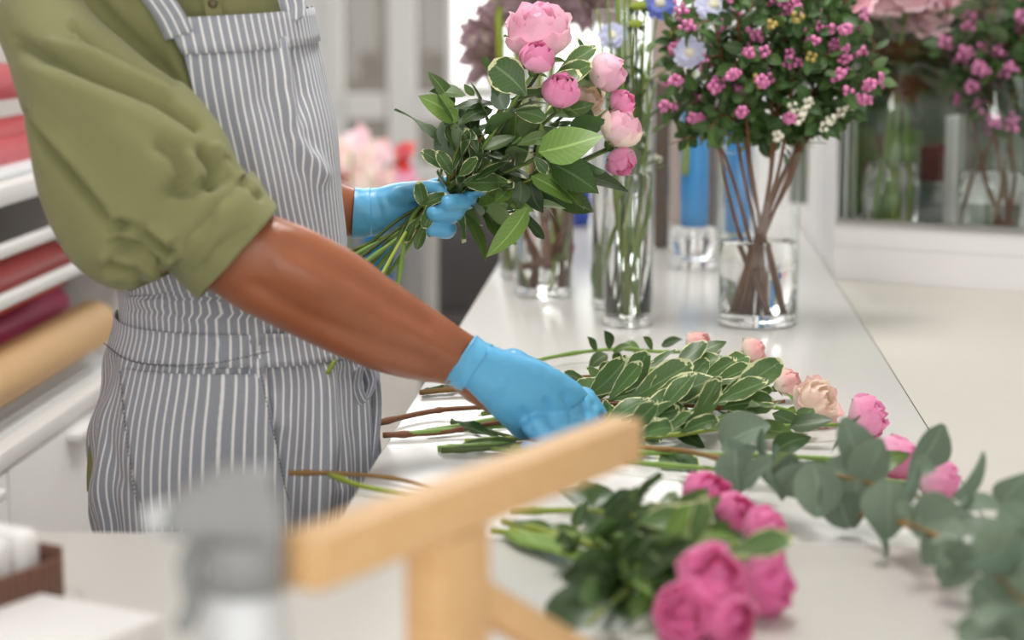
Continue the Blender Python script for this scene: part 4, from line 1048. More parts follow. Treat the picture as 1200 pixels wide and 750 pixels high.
for i, (lab, x, y, Y, r, mk, op, ax, out) in enumerate(HR):
    p = P(x, y, Y); ax = V(ax).normalized(); e = ENDS[i]; pts = held(P(*e), p - ax * r * 1.2)
    t = thing('rose', lab, 'rose', G, 'roses in the held bouquet')
    stem(t, pts, .0026 if i else .003, 'stem' if i % 2 else 'darkstem', 7, .75, 3)
    bloom(t, p, ax, r, mk, op, out, {0: 'blush', 3: 'blush', 6: 'cream'}.get(i))
    rleaves(t, pts, 6, .45, .85, .062, 'rose', ['rose_leaf', 'dark_leaf', 'rose_leaf'])
def lp(t, b, tp, Yb, Yt, kind, mk, ws=1.0, nr=(-.1, -.9, .5)):
    leaf(t, P(b[0], b[1], Yb), P(tp[0], tp[1], Yt), nr, kind, mk, ws)
HS = [('variegated sprig over the glove with cream edged leaves', (560, 205, 2.33), 10, 'pitto', ['var_leaf'], .05, .28),
      ('sprig ending in the big cream edged leaf at the bouquet top', (600, 105, 2.34), 9, 'pitto', ['var_leaf', 'dark_leaf'], .055, .3),
      ('leafy sprig with broad light green leaf in the middle of the bouquet', (660, 190, 2.33), 9, 'rose', ['rose_leaf', 'light_leaf'], .055, .58),
      ('dark leafy sprig on the left of the bouquet', (535, 128, 2.36), 7, 'rose', ['dark_leaf', 'rose_leaf'], .06, .55),
      ('leafy sprig hanging lowest under the bouquet', (635, 240, 2.36), 8, 'rose', ['dark_leaf', 'rose_leaf', 'light_leaf'], .06, .45),
      ('variegated sprig behind the pink roses at the right', (690, 95, 2.42), 12, 'pitto', ['var_leaf', 'rose_leaf'], .055, .5),
      ('sprig of small variegated leaves just above the glove', (540, 165, 2.34), 11, 'pitto', ['var_leaf'], .036, .3)]
SP = []
for i, (lab, tp, n, kind, mk, sz, t0) in enumerate(HS):
    e = ENDS[(8 + i) % len(ENDS)]; pts = held(P(*e), P(*tp)); t = thing('leafy_sprig', lab, 'greenery', G, 'greenery in the held bouquet')
    stem(t, pts, .0024, ['darkstem', 'tanstem', 'limestem', 'stem'][i % 4], 6, .6, 3); rleaves(t, pts, n, t0 + .12, 1.0, sz, kind, mk); SP.append(t)
lp(SP[3], (537, 142), (494, 113), 2.35, 2.33, 'rose', 'light_leaf', 1.05, (.2, -.9, .5)); lp(SP[3], (546, 112), (504, 104), 2.37, 2.36, 'rose', 'rose_leaf', 1.2, (.1, -.5, .9))
lp(SP[3], (582, 122), (528, 118), 2.34, 2.33, 'rose', 'dark_leaf', .7, (0, -.5, 1)); lp(SP[3], (578, 128), (535, 138), 2.33, 2.31, 'rose', 'dark_leaf', 1.0, (-.2, -.8, .6))
lp(SP[3], (556, 112), (544, 98), 2.36, 2.36, 'rose', 'rose_leaf', 1.0)
lp(SP[1], (617, 112), (575, 76), 2.315, 2.31, 'pitto', 'var_leaf', 1.75, (-.2, -.9, .4)); lp(SP[1], (590, 128), (582, 104), 2.33, 2.33, 'euca', 'euca', 1.0)
lp(SP[5], (655, 82), (697, 52), 2.38, 2.38, 'pitto', 'var_leaf', 1.0, (-.1, -.9, .6)); lp(SP[5], (640, 96), (694, 76), 2.36, 2.35, 'pitto', 'var_leaf', 1.1, (.2, -.9, .5)); lp(SP[5], (640, 106), (676, 80), 2.335, 2.33, 'pitto', 'var_leaf', 1.3)
lp(SP[5], (672, 122), (698, 142), 2.38, 2.37, 'rose', 'dark_leaf', 1.3); lp(SP[5], (660, 130), (694, 120), 2.37, 2.36, 'rose', 'rose_leaf', 1.1)
lp(SP[2], (631, 178), (702, 149), 2.30, 2.29, 'rose', 'light_leaf', 1.35, (.1, -.9, .6)); lp(SP[2], (622, 206), (672, 233), 2.31, 2.30, 'rose', 'light_leaf', .85, (.1, -.9, .5)); lp(SP[2], (645, 190), (706, 219), 2.315, 2.31, 'rose', 'dark_leaf', 1.35, (.2, -.9, .4))
lp(SP[2], (605, 170), (648, 160), 2.31, 2.31, 'pitto', 'rose_leaf', .9); lp(SP[2], (640, 140), (602, 130), 2.32, 2.32, 'rose', 'var_leaf', 1.1); lp(SP[2], (625, 182), (643, 203), 2.30, 2.30, 'pitto', 'var_leaf', 1.1)
lp(SP[4], (619, 243), (570, 302), 2.32, 2.30, 'rose', 'light_leaf', .72, (-.4, -.9, .1)); lp(SP[4], (600, 215), (578, 236), 2.33, 2.33, 'rose', 'light_leaf', 1.3); lp(SP[4], (598, 240), (625, 248), 2.335, 2.33, 'rose', 'light_leaf', .9); lp(SP[4], (610, 212), (606, 243), 2.33, 2.32, 'rose', 'dark_leaf', 1.5)
lp(SP[4], (622, 215), (634, 250), 2.335, 2.33, 'rose', 'dark_leaf', 1.2); lp(SP[4], (650, 222), (697, 246), 2.38, 2.38, 'rose', 'rose_leaf', 1.3); lp(SP[4], (632, 222), (668, 240), 2.36, 2.36, 'rose', 'dark_leaf', 1.2)
lp(SP[0], (545, 215), (600, 189), 2.32, 2.31, 'pitto', 'var_leaf', .75, (-.3, -.5, 1)); lp(SP[0], (542, 214), (598, 210), 2.325, 2.31, 'lance', 'var_leaf', 1.3); lp(SP[0], (530, 207), (513, 178), 2.33, 2.32, 'pitto', 'var_leaf', 1.0); lp(SP[0], (528, 200), (495, 176), 2.34, 2.335, 'pitto', 'var_leaf', .95)
lp(SP[0], (498, 246), (487, 215), 2.325, 2.32, 'pitto', 'var_leaf', 1.2, (-.3, -.9, .3)); lp(SP[0], (492, 240), (520, 225), 2.325, 2.315, 'pitto', 'var_leaf', 1.1); lp(SP[0], (505, 232), (497, 268), 2.322, 2.32, 'pitto', 'var_leaf', 1.0, (.4, -.9, .1)); lp(SP[0], (490, 255), (474, 285), 2.325, 2.325, 'pitto', 'var_leaf', .8, (-.3, -.9, .2))
lp(SP[0], (510, 250), (508, 280), 2.322, 2.33, 'pitto', 'var_leaf', 1.3, (.5, -.8, .2)); lp(SP[0], (500, 262), (488, 292), 2.33, 2.325, 'pitto', 'rose_leaf', .9)
lp(SP[6], (545, 190), (508, 146), 2.35, 2.36, 'euca', 'euca', .95, (-.2, -.9, .4)); lp(SP[6], (535, 208), (560, 185), 2.31, 2.30, 'pitto', 'var_leaf', 1.0); lp(SP[6], (530, 200), (548, 150), 2.32, 2.32, 'pitto', 'var_leaf', .7, (.8, -.5, .1)); lp(SP[6], (560, 180), (545, 150), 2.33, 2.33, 'pitto', 'var_leaf', .9)
# ------------------------------------------------------------------ cut flowers lying on the counter
def tb(px, py, h): return Z(px, py, TOP + h)
def lay(label, pts_px, name, cat, group, r, mk, n=0, t0=.4, t1=1.0, size=.05, kind='pitto', lm='var_leaf', nodes=4, taper=.6, seg=7, zmin=TOP + .002):
    pts = spline([tb(*p) for p in pts_px], 6); t = thing(name, label, cat, pts[len(pts) // 2], group)
    stem(t, pts, r, mk, seg, taper, nodes)
    if n: rleaves(t, pts, n, t0, t1, size, kind, lm, zmin)
    return t, pts
def tl(t, b, tp, hb, ht, kind, mk, ws=1.0, nr=(0, -.6, .8)):
    p0 = tb(b[0], b[1], hb); p1 = P(tp[0], tp[1], p0.y - .012)
    if p1.z < TOP + .005: p1 = tb(tp[0], tp[1], .005)
    leaf(t, p0, p1, nr, kind, mk, ws)
def table_rose(label, pts_px, bpos, r, axis, mk, op, group, n=4, t0=.55, stemr=.0026, lm=('rose_leaf', 'dark_leaf'), size=.05, smk='stem', omk=None):
    p = tb(*bpos); ax = V(axis).normalized(); pts = spline([tb(*q) for q in pts_px] + [p - ax * r * 1.15], 6)
    t = thing('rose', label, 'rose', pts[len(pts) // 2], group)
    stem(t, pts, stemr, smk, 7, .8, 4); bloom(t, p, ax, r, mk, op, True, omk)
    if n: rleaves(t, pts, n, t0, .92, size, 'rose', list(lm), TOP + .002)
    return t
g1 = 'roses lying at the back of the counter'
a = table_rose('peach rosebud furthest back on the counter, before the twig vase', [(520, 455, .006), (640, 420, .012), (720, 409, .016), (770, 412, .02)], (818, 404, .022), .0185, (.75, -.35, .5), 'peach', .12, g1, 0, .6)
for b, e in [((700, 410), (692, 394)), ((716, 408), (710, 388)), ((718, 412), (737, 402)), ((712, 415), (690, 430)), ((775, 405), (798, 394)), ((765, 410), (757, 395)), ((730, 402), (752, 412)), ((722, 412), (728, 428))]: tl(a, b, e, .02, random.uniform(.02, .045), 'rose', random.choice(['rose_leaf', 'dark_leaf']), 1.3)
table_rose('peach rosebud with red tips at the far right of the peach ones', [(560, 470, .006), (700, 440, .012), (800, 430, .02)], (882, 411, .024), .0165, (.8, -.4, .3), 'peach', .15, g1, 2, .6)
table_rose('pale peach bud peeping out behind the variegated leaves', [(560, 478, .006), (720, 450, .012), (830, 440, .02)], (892, 441, .018), .015, (.8, -.3, .3), 'peach', .2, g1, 1, .6)
table_rose('small peach bud leaning on the wilted cream rose', [(565, 485, .006), (700, 462, .012), (850, 455, .02)], (922, 449, .022), .0175, (.75, -.45, .45), 'peach', .2, g1, 2, .6)
table_rose('wilted cream peach rose with open petals', [(500, 505, .006), (700, 475, .012), (880, 475, .016)], (955, 471, .026), .0255, (.55, -.65, .5), 'cream', .55, g1, 3, .6, omk='peach')
table_rose('pink rose with a long green sepal right of the cream rose', [(450, 510, .006), (640, 497, .01), (850, 500, .02)], (1016, 489, .026), .0235, (.85, -.35, .35), 'hot', .3, g1, 4, .6)
table_rose('pink rose half hidden behind the eucalyptus leaves', [(545, 521, .006), (750, 530, .01), (930, 535, .016)], (1050, 538, .024), .0225, (.8, -.35, .2), 'hot', .3, g1, 3, .6)
table_rose('rightmost pink rose on the counter behind the eucalyptus', [(560, 524, .006), (780, 545, .01), (980, 558, .016)], (1100, 565, .024), .0215, (.85, -.3, .1), 'hot', .3, g1, 3, .6)
g2 = 'variegated sprigs lying under the right hand'
LS = [('variegated sprig furthest back under the peach buds', [(492, 460, .006), (640, 445, .012), (760, 438, .018), (870, 432, .028)], 6, 'tanstem', .05),
      ('brown stemmed variegated sprig crossing the counter edge', [(428, 499, .008), (500, 483, .008), (550, 478, .012), (700, 470, .022), (880, 455, .03)], 9, 'brownstem', .064),
      ('brown stemmed sprig with the largest variegated leaves', [(449, 510, .006), (520, 506, .006), (570, 497, .012), (720, 473, .026), (860, 478, .03), (920, 470, .04)], 9, 'brownstem', .068),
      ('green stemmed sprig hidden mostly by the glove', [(517, 528, .005), (600, 522, .008), (740, 500, .014), (850, 490, .022)], 8, 'darkstem', .058),
      ('low variegated sprig beside the end of the wooden bar', [(545, 518, .005), (640, 512, .008), (760, 512, .016), (850, 502, .02)], 8, 'limestem', .052)]
LT = []
for lab, pp, n, mk, sz in LS:
    t, pts = lay(lab, pp, 'leafy_sprig', 'greenery', g2, .0032, mk, n, .52, .93, sz, 'pitto', ['var_leaf']); LT.append(t)
for b, e, hb, ht, w_ in [((726, 463), (760, 412), .03, .05, 1.15), ((755, 467), (837, 446), .035, .05, 1.1), ((845, 478), (908, 473), .03, .045, 1.2), ((700, 450), (712, 424), .02, .04, 1.2), ((712, 455), (690, 430), .02, .03, 1.1), ((750, 490), (795, 478), .02, .04, 1.3), ((742, 500), (775, 515), .02, .02, 1.2),
                         ((820, 445), (860, 418), .03, .045, 1.0), ((835, 450), (880, 428), .03, .05, 1.1), ((840, 470), (885, 440), .03, .045, 1.0), ((795, 432), (845, 416), .02, .04, 1.0), ((770, 470), (720, 490), .03, .03, 1.0), ((740, 515), (747, 537), .012, .006, 1.3), ((775, 525), (810, 552), .012, .004, 1.1), ((780, 470), (822, 500), .03, .02, 1.1), ((690, 448), (660, 438), .02, .03, 1.0), ((700, 470), (725, 440), .02, .03, 1.1), ((880, 470), (905, 455), .03, .05, .9)]:
    tl(random.choice(LT[:3]), b, e, hb, ht, 'pitto', 'var_leaf', w_, (random.uniform(-.3, .3), -.7, .7))
for b, e in [((870, 480), (850, 500)), ((905, 485), (950, 500)), ((925, 500), (975, 488)), ((790, 500), (830, 520)), ((820, 490), (870, 492)), ((690, 505), (740, 520))]: tl(LT[3], b, e, .02, .015, 'rose', 'dark_leaf', 1.2)
for lab, pp, r, mk in [('narrow green leaf tip poking out under the wrist', [(495, 460, .004), (512, 455, .006), (530, 452, .008)], .0035, 'darkstem'), ('dark green cut stem end under the glove', [(530, 495, .004), (560, 502, .006), (600, 512, .008)], .003, 'darkstem'),
                       ('long green stem end in front of the glove', [(513, 526, .004), (560, 522, .006), (640, 520, .008)], .0036, 'stem'), ('thin brown twig reaching over the counter edge at the left', [(338, 554, .012), (400, 555, .008), (470, 562, .005), (560, 585, .004)], .0026, 'tanstem'),
                       ('bright lime green stem beside the thin brown twig', [(386, 556, .012), (430, 571, .008), (500, 582, .005), (580, 600, .004)], .0028, 'limestem')]:
    lay(lab, pp, 'cut_twig', 'twig', None, r, mk, 0, nodes=2)
t = thing('fallen_foliage', 'long narrow green leaf lying beside the glove', 'leaf', tb(560, 500, .003)); tl(t, (585, 512), (528, 492), .006, .004, 'lance', 'dark_leaf', .9)
t = thing('fallen_foliage', 'narrow green leaf lying in front of the glove fingers', 'leaf', tb(575, 518, .003)); tl(t, (610, 520), (544, 514), .006, .004, 'lance', 'rose_leaf', .6)
# eucalyptus ------------------------------------------------------------------
def euca(label, pts_px, leaves, n=0, size=.04):
    pts = spline([tb(*p) for p in pts_px], 6); t = thing('eucalyptus_branch', label, 'branch', pts[len(pts) // 2], 'eucalyptus branches on the counter')
    stem(t, pts, .0028, 'tanstem', 7, .5, 5)
    for (cx, cy, L, ang, h, w_) in leaves:
        a = math.radians(ang + random.uniform(-30, 30)); L *= random.uniform(.85, 1.1); dx, dy = math.cos(a) * L / 2, -math.sin(a) * L / 2
        p0 = tb(cx, cy, h); Y = p0.y
        b, e = P(cx - dx, cy - dy, Y + .01), P(cx + dx, cy + dy, Y - .01)
        b.z = max(b.z, TOP + .004); e.z = max(e.z, TOP + .004)
        leaf(t, b, e, (random.uniform(-1.1, 1.1), -.8, random.uniform(-.1, 1.0)), 'euca', 'euca', w_)
    if n: rleaves(t, pts, n, .25, 1.0, size, 'euca', 'euca', TOP + .002)
    return t
euca('long eucalyptus branch running from the wooden bar towards the right', [(735, 525, .012), (800, 528, .018), (880, 545, .035), (960, 553, .045), (1050, 575, .045), (1130, 600, .04), (1185, 640, .035)],
     [(868, 507, 50, 40, .05, 1.0), (863, 550, 46, -70, .04, 1.05), (900, 528, 44, 70, .05, .9), (905, 568, 42, -85, .035, 1.1), (925, 545, 40, 80, .05, .9), (955, 575, 62, -80, .04, .95), (982, 590, 56, -95, .03, .9), (1004, 535, 66, 70, .06, .75), (1000, 590, 50, 100, .03, .8), (1022, 540, 62, 50, .06, .7),
      (1040, 595, 62, -70, .045, 1.0), (1062, 575, 66, 80, .055, .8), (1088, 530, 56, 20, .06, 1.0), (1138, 560, 66, 65, .06, .6), (1110, 610, 70, -10, .05, .9), (1090, 640, 52, -100, .03, .7), (1035, 630, 40, -60, .02, .9), (935, 560, 44, 60, .045, .9), (890, 555, 40, 20, .045, 1.0)], 6)
euca('eucalyptus branch fanning out in the bottom right corner', [(1000, 600, .02), (1080, 620, .04), (1150, 660, .045), (1215, 720, .04)],
     [(1150, 595, 46, 10, .05, 1.0), (1190, 575, 50, 60, .06, .9), (1170, 640, 60, -60, .045, .9), (1195, 610, 56, -20, .05, 1.0), (1130, 665, 66, 20, .04, .8), (1165, 700, 62, -30, .035, .9), (1195, 680, 56, 80, .04, .9), (1150, 735, 60, 15, .025, .8), (1195, 735, 56, -50, .025, 1.0), (1180, 665, 60, 30, .04, .9)], 10, .045)
# magenta roses in front ----------------------------------------------------------
g3 = 'magenta roses in the front bunch'
MR = [('magenta rosebud at the back left of the front bunch', (826, 582, .035), .0265, (.45, -.5, .6)), ('magenta bud between two bigger ones at the back', (860, 601, .028), .020, (.6, -.5, .5)), ('magenta rose at the right of the back row', (894, 623, .026), .022, (.75, -.5, .4)),
      ('magenta rose under the right one, half hidden by a leaf', (896, 655, .03), .02, (.8, -.4, .2)), ('magenta rose rightmost and nearest the eucalyptus', (896, 688, .024), .025, (.75, -.6, .2)), ('largest magenta rose in the middle of the front bunch', (834, 680, .045), .031, (.25, -.75, .55)),
      ('magenta rose lowest in the picture under the largest one', (852, 722, .022), .0265, (.35, -.85, .1)), ('magenta rose at the left of the front edge', (800, 720, .024), .0265, (-.1, -.85, .4)), ]
for i, (lab, bp, r, ax) in enumerate(MR):
    st = [(585 + 3 * i, 622 + 2 * i, .006), (660, 628 + 3 * i, .012), (740, 640 + 6 * i if i > 3 else 615 + 6 * i, .022)]
    table_rose(lab, st, bp, r * .9, ax, 'magenta', .35 if i in (2, 4, 6, 7) else .2, g3, 4, .5, .0024, ('dark_leaf', 'rose_leaf'), .045)
g4 = 'leafy sprigs in the front bunch'
FS = [('dark leafy sprig at the back of the front bunch', [(600, 600, .006), (680, 598, .015), (740, 605, .03), (790, 615, .035)], 10, ['dark_leaf', 'var_leaf'], .045), ('variegated sprig in the middle of the front bunch', [(578, 622, .006), (660, 632, .012), (740, 650, .025), (850, 650, .05)], 13, ['var_leaf', 'dark_leaf', 'light_leaf'], .046),
      ('dark sprig drooping to the lower left of the front bunch', [(590, 612, .006), (700, 640, .016), (740, 680, .016), (690, 730, .012)], 8, ['dark_leaf'], .048), ('green sprig under the magenta roses', [(600, 620, .006), (720, 660, .012), (790, 690, .02)], 9, ['dark_leaf', 'var_leaf', 'rose_leaf'], .045)]
FT = []
for lab, pp, n, lm, sz in FS:
    t, pts = lay(lab, pp, 'leafy_sprig', 'greenery', g4, .003, 'limestem', n, .3, 1.0, sz, 'pitto', lm); FT.append(t)
for i, (b, e, hb, ht, w_, mk) in enumerate([((720, 640), (668, 672), .03, .02, 1.2, 'dark_leaf'), ((740, 650), (690, 690), .03, .02, 1.3, 'dark_leaf'), ((735, 670), (665, 745), .02, .012, 1.1, 'dark_leaf'), ((690, 585), (672, 618), .03, .03, 1.2, 'var_leaf'), ((650, 575), (730, 590), .02, .04, 1.1, 'dark_leaf'), ((735, 590), (780, 612), .04, .05, 1.2, 'var_leaf'), ((790, 625), (880, 645), .05, .05, .9, 'light_leaf'),
                                   ((745, 610), (830, 615), .05, .06, 1.1, 'var_leaf'), ((760, 640), (800, 670), .04, .04, 1.2, 'dark_leaf'), ((700, 600), (740, 575), .02, .04, 1.2, 'dark_leaf'), ((700, 650), (740, 700), .03, .01, 1.0, 'rose_leaf'), ((600, 612), (650, 618), .012, .02, .8, 'stem_leaf'), ((640, 615), (690, 625), .015, .03, .8, 'rose_leaf'), ((800, 640), (770, 690), .05, .03, 1.1, 'dark_leaf'), ((760, 600), (720, 640), .04, .04, 1.0, 'dark_leaf'), ((790, 600), (845, 640), .05, .06, .9, 'light_leaf')]):
    tl(FT[i % 4], b, e, hb, ht, 'pitto', mk if mk in MAT else 'rose_leaf', w_)
# ------------------------------------------------------------------ things on the front desk
def stand():
    A = P(352, 660, 1.0); B = Z(733, 514, A.z)
    d = (B - A); L = d.length; u = d.normalized(); s = V((-u.y, u.x, 0)); R = M4((u, s, V((0, 0, 1)))).transposed()
    c = (A + B) / 2; t = thing('wooden_stand', 'pale wooden T shaped display stand on the front desk', 'stand', (c.x, c.y, TOP))
    geo('crossbar', bbox(c, L, .024, .028, R, .001), MAT['wood'], t)
    q = P(515, 690, 1.12); q = A + u * ((q - A).dot(u)); zt = A.z - .015
    geo('post', bbox(V((q.x, q.y, (zt + TOP + .015) / 2)), .053, .024, zt - TOP - .015, R, .001), MAT['wood'], t)
    geo('foot', bbox(V((q.x, q.y, TOP + .0078)), .16, .12, .015, R, .002), MAT['wood'], t)
    k = P(615, 750, 1.13); e = V((k.x, k.y, TOP + .1)); a0 = q + V((0, 0, -q.z + TOP + .128)); b0 = a0 + u * .2 + V((0, 0, -.115)); dd = (b0 - a0); ang = math.atan2(-dd.z, (dd - V((0, 0, dd.z))).length)
    geo('brace', bbox((a0 + b0) / 2, dd.length, .018, .022, R @ M4.Rotation(ang, 3, 'Y'), .002), MAT['wood'], t)
stand()
def sprayer():
    c = P(286, 700, 1.0); c.z = TOP; t = thing('spray_bottle', 'grey trigger spray bottle blurred in the foreground', 'bottle', c)
    geo('bottle', lathe([(.005, .0006), (.026, .0006), (.0285, .005), (.0285, .09), (.026, .11), (.0215, .14), (.0205, .155), (.0185, .16), (.001, .16)], 32, c), MAT['alu'], t)
    geo('neck_collar', lathe([(.001, .158), (.0215, .158), (.0215, .182), (.018, .186), (.001, .186)], 28, c), MAT['plastic'], t)
    h = c + V((0, 0, .186)); prof = [(.020, -.006), (.022, .012), (.014, .034), (-.012, .034), (-.034, .020), (-.040, .010), (-.038, .001), (-.016, .000)]
    vs = [h + V((x, y, z)) for y in (-.012, .012) for x, z in prof]; n = len(prof)
    fs = [list(range(n)), list(range(2 * n - 1, n - 1, -1))] + [[i, n + i, n + (i + 1) % n, (i + 1) % n] for i in range(n)]
    o = geo('head', (vs, fs), MAT['plastic'], t, False); b = o.modifiers.new('b', 'BEVEL'); b.width = .004; b.segments = 3
    geo('nozzle', tube([h + V((-.036, 0, .010)), h + V((-.048, 0, .006))], [.008, .0075], 14), MAT['alu'], t)
    geo('trigger', tube(spline([h + V((-.020, 0, .002)), h + V((-.028, 0, -.016)), h + V((-.026, 0, -.036)), h + V((-.032, 0, -.05))], 5), .005, 8), MAT['plastic'], t)
sprayer()
def basket():
    a = Z(10, 750, TOP); t = thing('wicker_basket', 'brown wicker basket at the left edge of the desk', 'basket', a + V((-.06, .03, 0)))
    R = M4.Rotation(1.05, 3, 'Z'); c = V((-.397, 1.455, TOP)); sx, sy, h = .102, .085, .05; fl = .006
    def wall(name, cc, x, y, z): geo(name, bbox(c + R @ V(cc), x, y, z, R, .002), MAT['wicker'], t)
    wall('base', (0, 0, .0035), sx, sy, .006); wall('side', (0, -sy / 2, .022), sx, .005, h - .008); wall('side', (0, sy / 2, .026), sx, .005, h); wall('side', (sx / 2, 0, .026), .005, sy, h); wall('side', (-sx / 2, 0, .026), .005, sy, h)
    for i, (x, lab) in enumerate([(.040, 'white rounded candle at the right end of the wicker basket'), (.0095, 'white rounded candle in the middle of the basket'), (-.021, 'white rounded candle at the left end of the wicker basket')]):
        o = geo('candle', bbox(c + R @ V((x - .004, .002, .036)), .026, .058, .056, R, .009, 4), MAT['white']); tag(o, lab, 'candle', 'candles in the basket')
basket()
a = Z(75, 699, TOP + .022); b = a + V((.08, -.045, 0)); d = b - a; ang = math.atan2(d.y, d.x); R = M4.Rotation(ang, 3, 'Z')
tag(geo('white_box', bbox((a + b) / 2 + R @ V((-.045, -.1, -.011)), d.length + .09, .2, .0215, R, .002), MAT['white']), 'flat white box lying at the bottom left of the desk', 'box')
t = thing('card_holder', 'small clear acrylic loop standing behind the white box', 'holder', Z(85, 690, TOP))
geo('loop', tube(spline([Z(68, 690, TOP + .001), Z(70, 690, TOP + .012), Z(82, 690, TOP + .016), Z(93, 694, TOP + .010), Z(97, 698, TOP + .001)], 5), .002, 8), MAT['glass'], t)
# ------------------------------------------------------------------ shelves of paper rolls at the left
def at_lat(px, py, s):
    """point on the ray where it meets the vertical plane at counter coordinate s"""
    r = ray(px, py); return CP + r * ((s - CP.dot(E2)) / r.dot(E2))
S0 = -.97; UEND = 3.75
def line_z(py0, s): return at_lat(2, py0, s).z
zc = line_z(531, S0)
t = thing('storage_cabinet', 'low white storage cabinet below the paper rolls', 'cabinet', W(S0 - .3, 2.6, 0))
geo('body', cbox(LW + .002, S0 - .02, 1.7, UEND, .06, zc - .03), MAT['white'], t, False); geo('worktop', cbox(LW + .002, S0, 1.68, UEND + .02, zc - .03, zc, .002), MAT['white'], t)
for i in range(3):
    ta = 1.932 + i * .51; dr = geo('door', cbox(S0 - .02, S0 - .002, ta, ta + .5, .08, zc - .035, .002), MAT['white'], t)
    hm = ta + .30; geo('handle', cbox(S0 - .002, S0 + .02, hm, hm + .13, zc - .058, zc - .043, .003), MAT['white'], dr)
geo('plinth', cbox(LW + .01, S0 - .06, 1.72, UEND - .02, 0, .06), MAT['taupe'], t, False)
z1, z2, zs = line_z(358, S0), line_z(298, S0), line_z(243, S0)
t = thing('shelf_unit', 'white wall rack with rails and a shelf for paper rolls', 'shelf', W(S0 - .3, 2.7, zc))
geo('back_panel', cbox(S0 - .34, S0 - .32, 1.7, UEND, zc + .001, 1.9), MAT['rackback'], t, False)
for ta in (1.70, UEND - .02): geo('side_post', cbox(S0 - .32, S0 - .02, ta, ta + .02, zc + .001, 1.9), MAT['white'], t, False)
geo('rail', cbox(S0 - .02, S0, 1.7, UEND, z1 - .008, z1 + .010, .002), MAT['white'], t); geo('rail', cbox(S0 - .02, S0, 1.7, UEND, z2 - .008, z2 + .010, .002), MAT['white'], t)
geo('shelf_board', cbox(S0 - .32, S0, 1.7, UEND, zs, zs + .03, .002), MAT['white'], t)
geo('shelf_board', cbox(S0 - .32, S0 - .1, 1.7, UEND, z1 - .035, z1 - .02, .002), MAT['taupe'], t)
def roll(label, px, py, s, rad, end_px, mk, group='paper rolls on the rack', start=1.75):
    p = at_lat(px, py, s); t1 = 1.8
    for k in range(200):
        if proj(W(s, t1, p.z))[0] >= end_px: break
        t1 += .02
    a, b = W(s, start, p.z), W(s, t1, p.z); d = (b - a).normalized(); n = d.orthogonal().normalized()
    t = thing('paper_roll', label, 'paper roll', (a + b) / 2, group); L = (b - a).length
    B = basis(a, d, 1, 0); geo('paper', xf(lathe([(rad * .5, 0), (rad, 0), (rad, L), (rad * .5, L)], 28, closed=True), B), MAT[mk], t)
    geo('core', xf(lathe([(rad * .36, -.004), (rad * .5, -.004), (rad * .5, L + .004), (rad * .36, L + .004)], 20, closed=True), B), MAT['card'], t)
roll('kraft brown paper roll lowest on the rack', 40, 418, S0 - .05, .043, 108, 'kraft')
roll('dark pink paper roll above the kraft one', 20, 376, S0 - .13, .032, 60, 'pinkpaper')
roll('bright red paper roll between the two white rails', 20, 325, S0 - .09, .046, 52, 'redpaper')
roll('lower crimson roll on the white shelf', 10, 178, S0 - .09, .03, 60, 'crimson', 'crimson rolls on the shelf'); roll('second crimson roll on the white shelf', 10, 155, S0 - .10, .026, 60, 'crimson', 'crimson rolls on the shelf')
roll('upper crimson roll in the top of the rack', 8, 95, S0 - .1, .03, 55, 'crimson', 'crimson rolls on the shelf')
tag(geo('cloth_stack', cbox(S0 - .31, S0 - .03, 1.75, UEND - .4, zs + .031, zs + .045, .003), MAT['sheet']), 'flat pale sheets on the white shelf under the crimson rolls', 'sheets')
for i in range(4):
    o = geo('tissue_sheet', cbox(S0 - .31, S0 - .03 - .015 * i, 2.2 + .03 * (i % 2), 3.65, zc + .001 + .009 * i, zc + .008 + .009 * i, .001), MAT['sheet'])
    tag(o, ['lowest pile of white tissue sheets on the low cabinet', 'second pile of tissue sheets from the cabinet top', 'third pile of tissue sheets from the cabinet top', 'topmost pile of white tissue sheets under the kraft roll'][i], 'paper', 'tissue sheets')
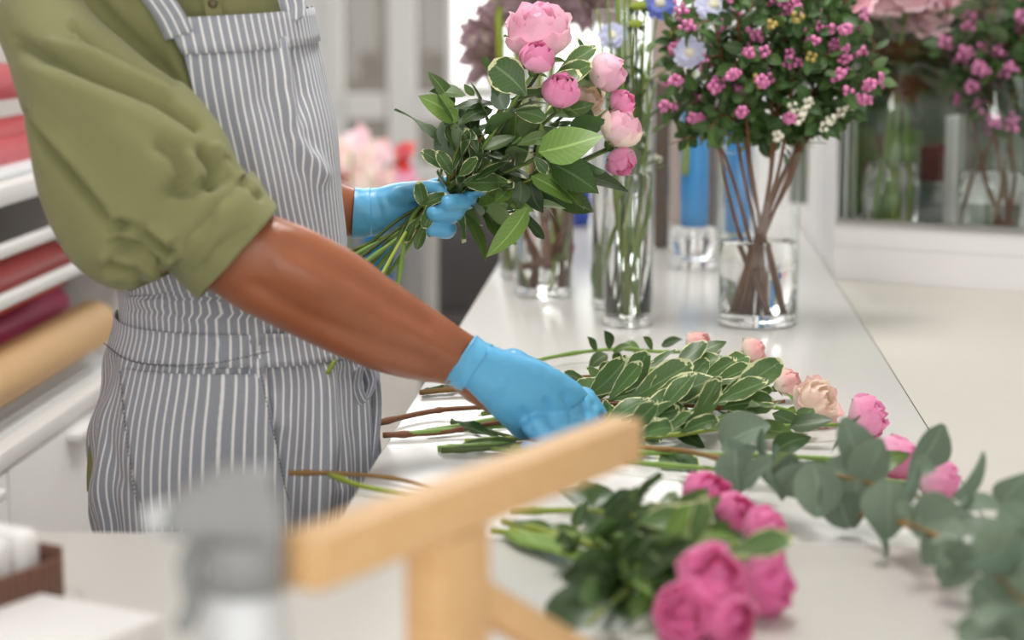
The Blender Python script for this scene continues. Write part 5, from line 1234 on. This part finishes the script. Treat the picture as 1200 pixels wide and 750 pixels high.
# ------------------------------------------------------------------ far end of the room
def far_sideboard():
    Y = 6.6; a, b = P(512, 236, Y), P(800, 236, Y); zt = a.z; t = thing('sideboard', 'dark sideboard with panel doors at the far end', 'sideboard', ((a.x + b.x) / 2, Y + .2, 0))
    w_ = b.x - a.x; cx = (a.x + b.x) / 2
    geo('body', box((cx, Y + .25, zt / 2), w_, .46, zt), MAT['dark'], t, False); geo('top', bbox((cx, Y + .24, zt + .012), w_ + .03, .52, .022, None, .003), MAT['sheet'], t)
    for i in range(3):
        for j in range(2): geo('door', bbox((a.x + w_ * (i + .5) / 3, Y + .012, .03 + (zt - .04) * (j + .5) / 2), w_ / 3 - .012, .02, (zt - .04) / 2 - .012, None, .003), MAT['dark'], t)
far_sideboard()
def bench():
    Y = 5.2; a, b = P(385, 340, Y), P(516, 340, Y); zt = .5; t = thing('bench', 'low pale bench holding flower buckets behind the florist', 'bench', ((a.x + b.x) / 2, Y, 0)); cx = (a.x + b.x) / 2; w_ = b.x - a.x
    geo('seat', bbox((cx, Y, zt - .015), w_, .36, .03, None, .004), MAT['taupe'], t)
    for sx in (-1, 1):
        for sy in (-1, 1): geo('leg', bbox((cx + sx * (w_ / 2 - .03), Y + sy * .15, (zt - .03) / 2), .03, .03, zt - .03, None, .003), MAT['plastic'], t)
    return zt, Y
bz, bY = bench()
def bucket(label, px, dy, wpx, top, mk):
    p = P(px, top, bY + dy); r = wpx / F * p.y / 2; h = p.z - bz; c = V((p.x, p.y, bz))
    t = geo('bucket', lathe([(.001, 0), (r * .8, 0), (r, h), (r * 1.05, h), (r * .96, h - .004), (r * .76, .01), (.001, .01)], 24, c), MAT[mk]); tag(t, label, 'bucket'); return c, r, h
b1 = bucket('bright blue bucket behind the left hand stems', 443, -.08, 40, 268, 'blueglass'); b2 = bucket('white bucket right of the blue one', 472, .06, 34, 268, 'white'); b3 = bucket('small white bucket at the end of the bench', 499, -.02, 30, 270, 'white'); b4 = bucket('pale bucket behind the apron side', 405, .05, 40, 262, 'sheet')
for i, (px, py, Y, mk, lab) in enumerate([(412, 178, 5.15, 'rose_bg', 'soft pink plume leftmost in the far buckets'), (428, 165, 5.25, 'rose_bg', 'tall pink plume behind the glove'), (445, 185, 5.15, 'rose_bg', 'short pink plume above the blue bucket'), (398, 192, 5.2, 'crimson', 'red plume near the apron edge'), (462, 178, 5.3, 'crimson', 'tall red plume in the far buckets'), (476, 205, 5.2, 'crimson', 'small red plume low at the right'), (402, 168, 5.3, 'rose_bg', 'faint pink plume furthest back'), (436, 200, 5.1, 'rose_bg', 'low pink plume over the glove')]):
    bc = [b4, b1, b1, b4, b2, b3, b4, b1][i]; p = P(px, py, Y); base = bc[0] + V((random.uniform(-.3, .3) * bc[1], random.uniform(-.3, .3) * bc[1], .012)); pts = spline([base, base.lerp(p, .6), p], 5)
    t = thing('flower_plume', lab, 'flower', base, 'plumes in the far buckets'); stem(t, pts, .004, 'stem', 5)
    for k in range(13):
        a, d = along(pts, .6 + .4 * k / 13); s = V((random.uniform(-1, 1), random.uniform(-1, 1), random.uniform(.3, 1.4))).normalized(); leaf(t, a, a + s * random.uniform(.05, .09), (0, -1, .2), 'lance', ('peach' if k % 3 else 'rose_bg') if mk != 'crimson' else ('hot' if k % 2 else 'redpaper'), 1.5, 'plume')
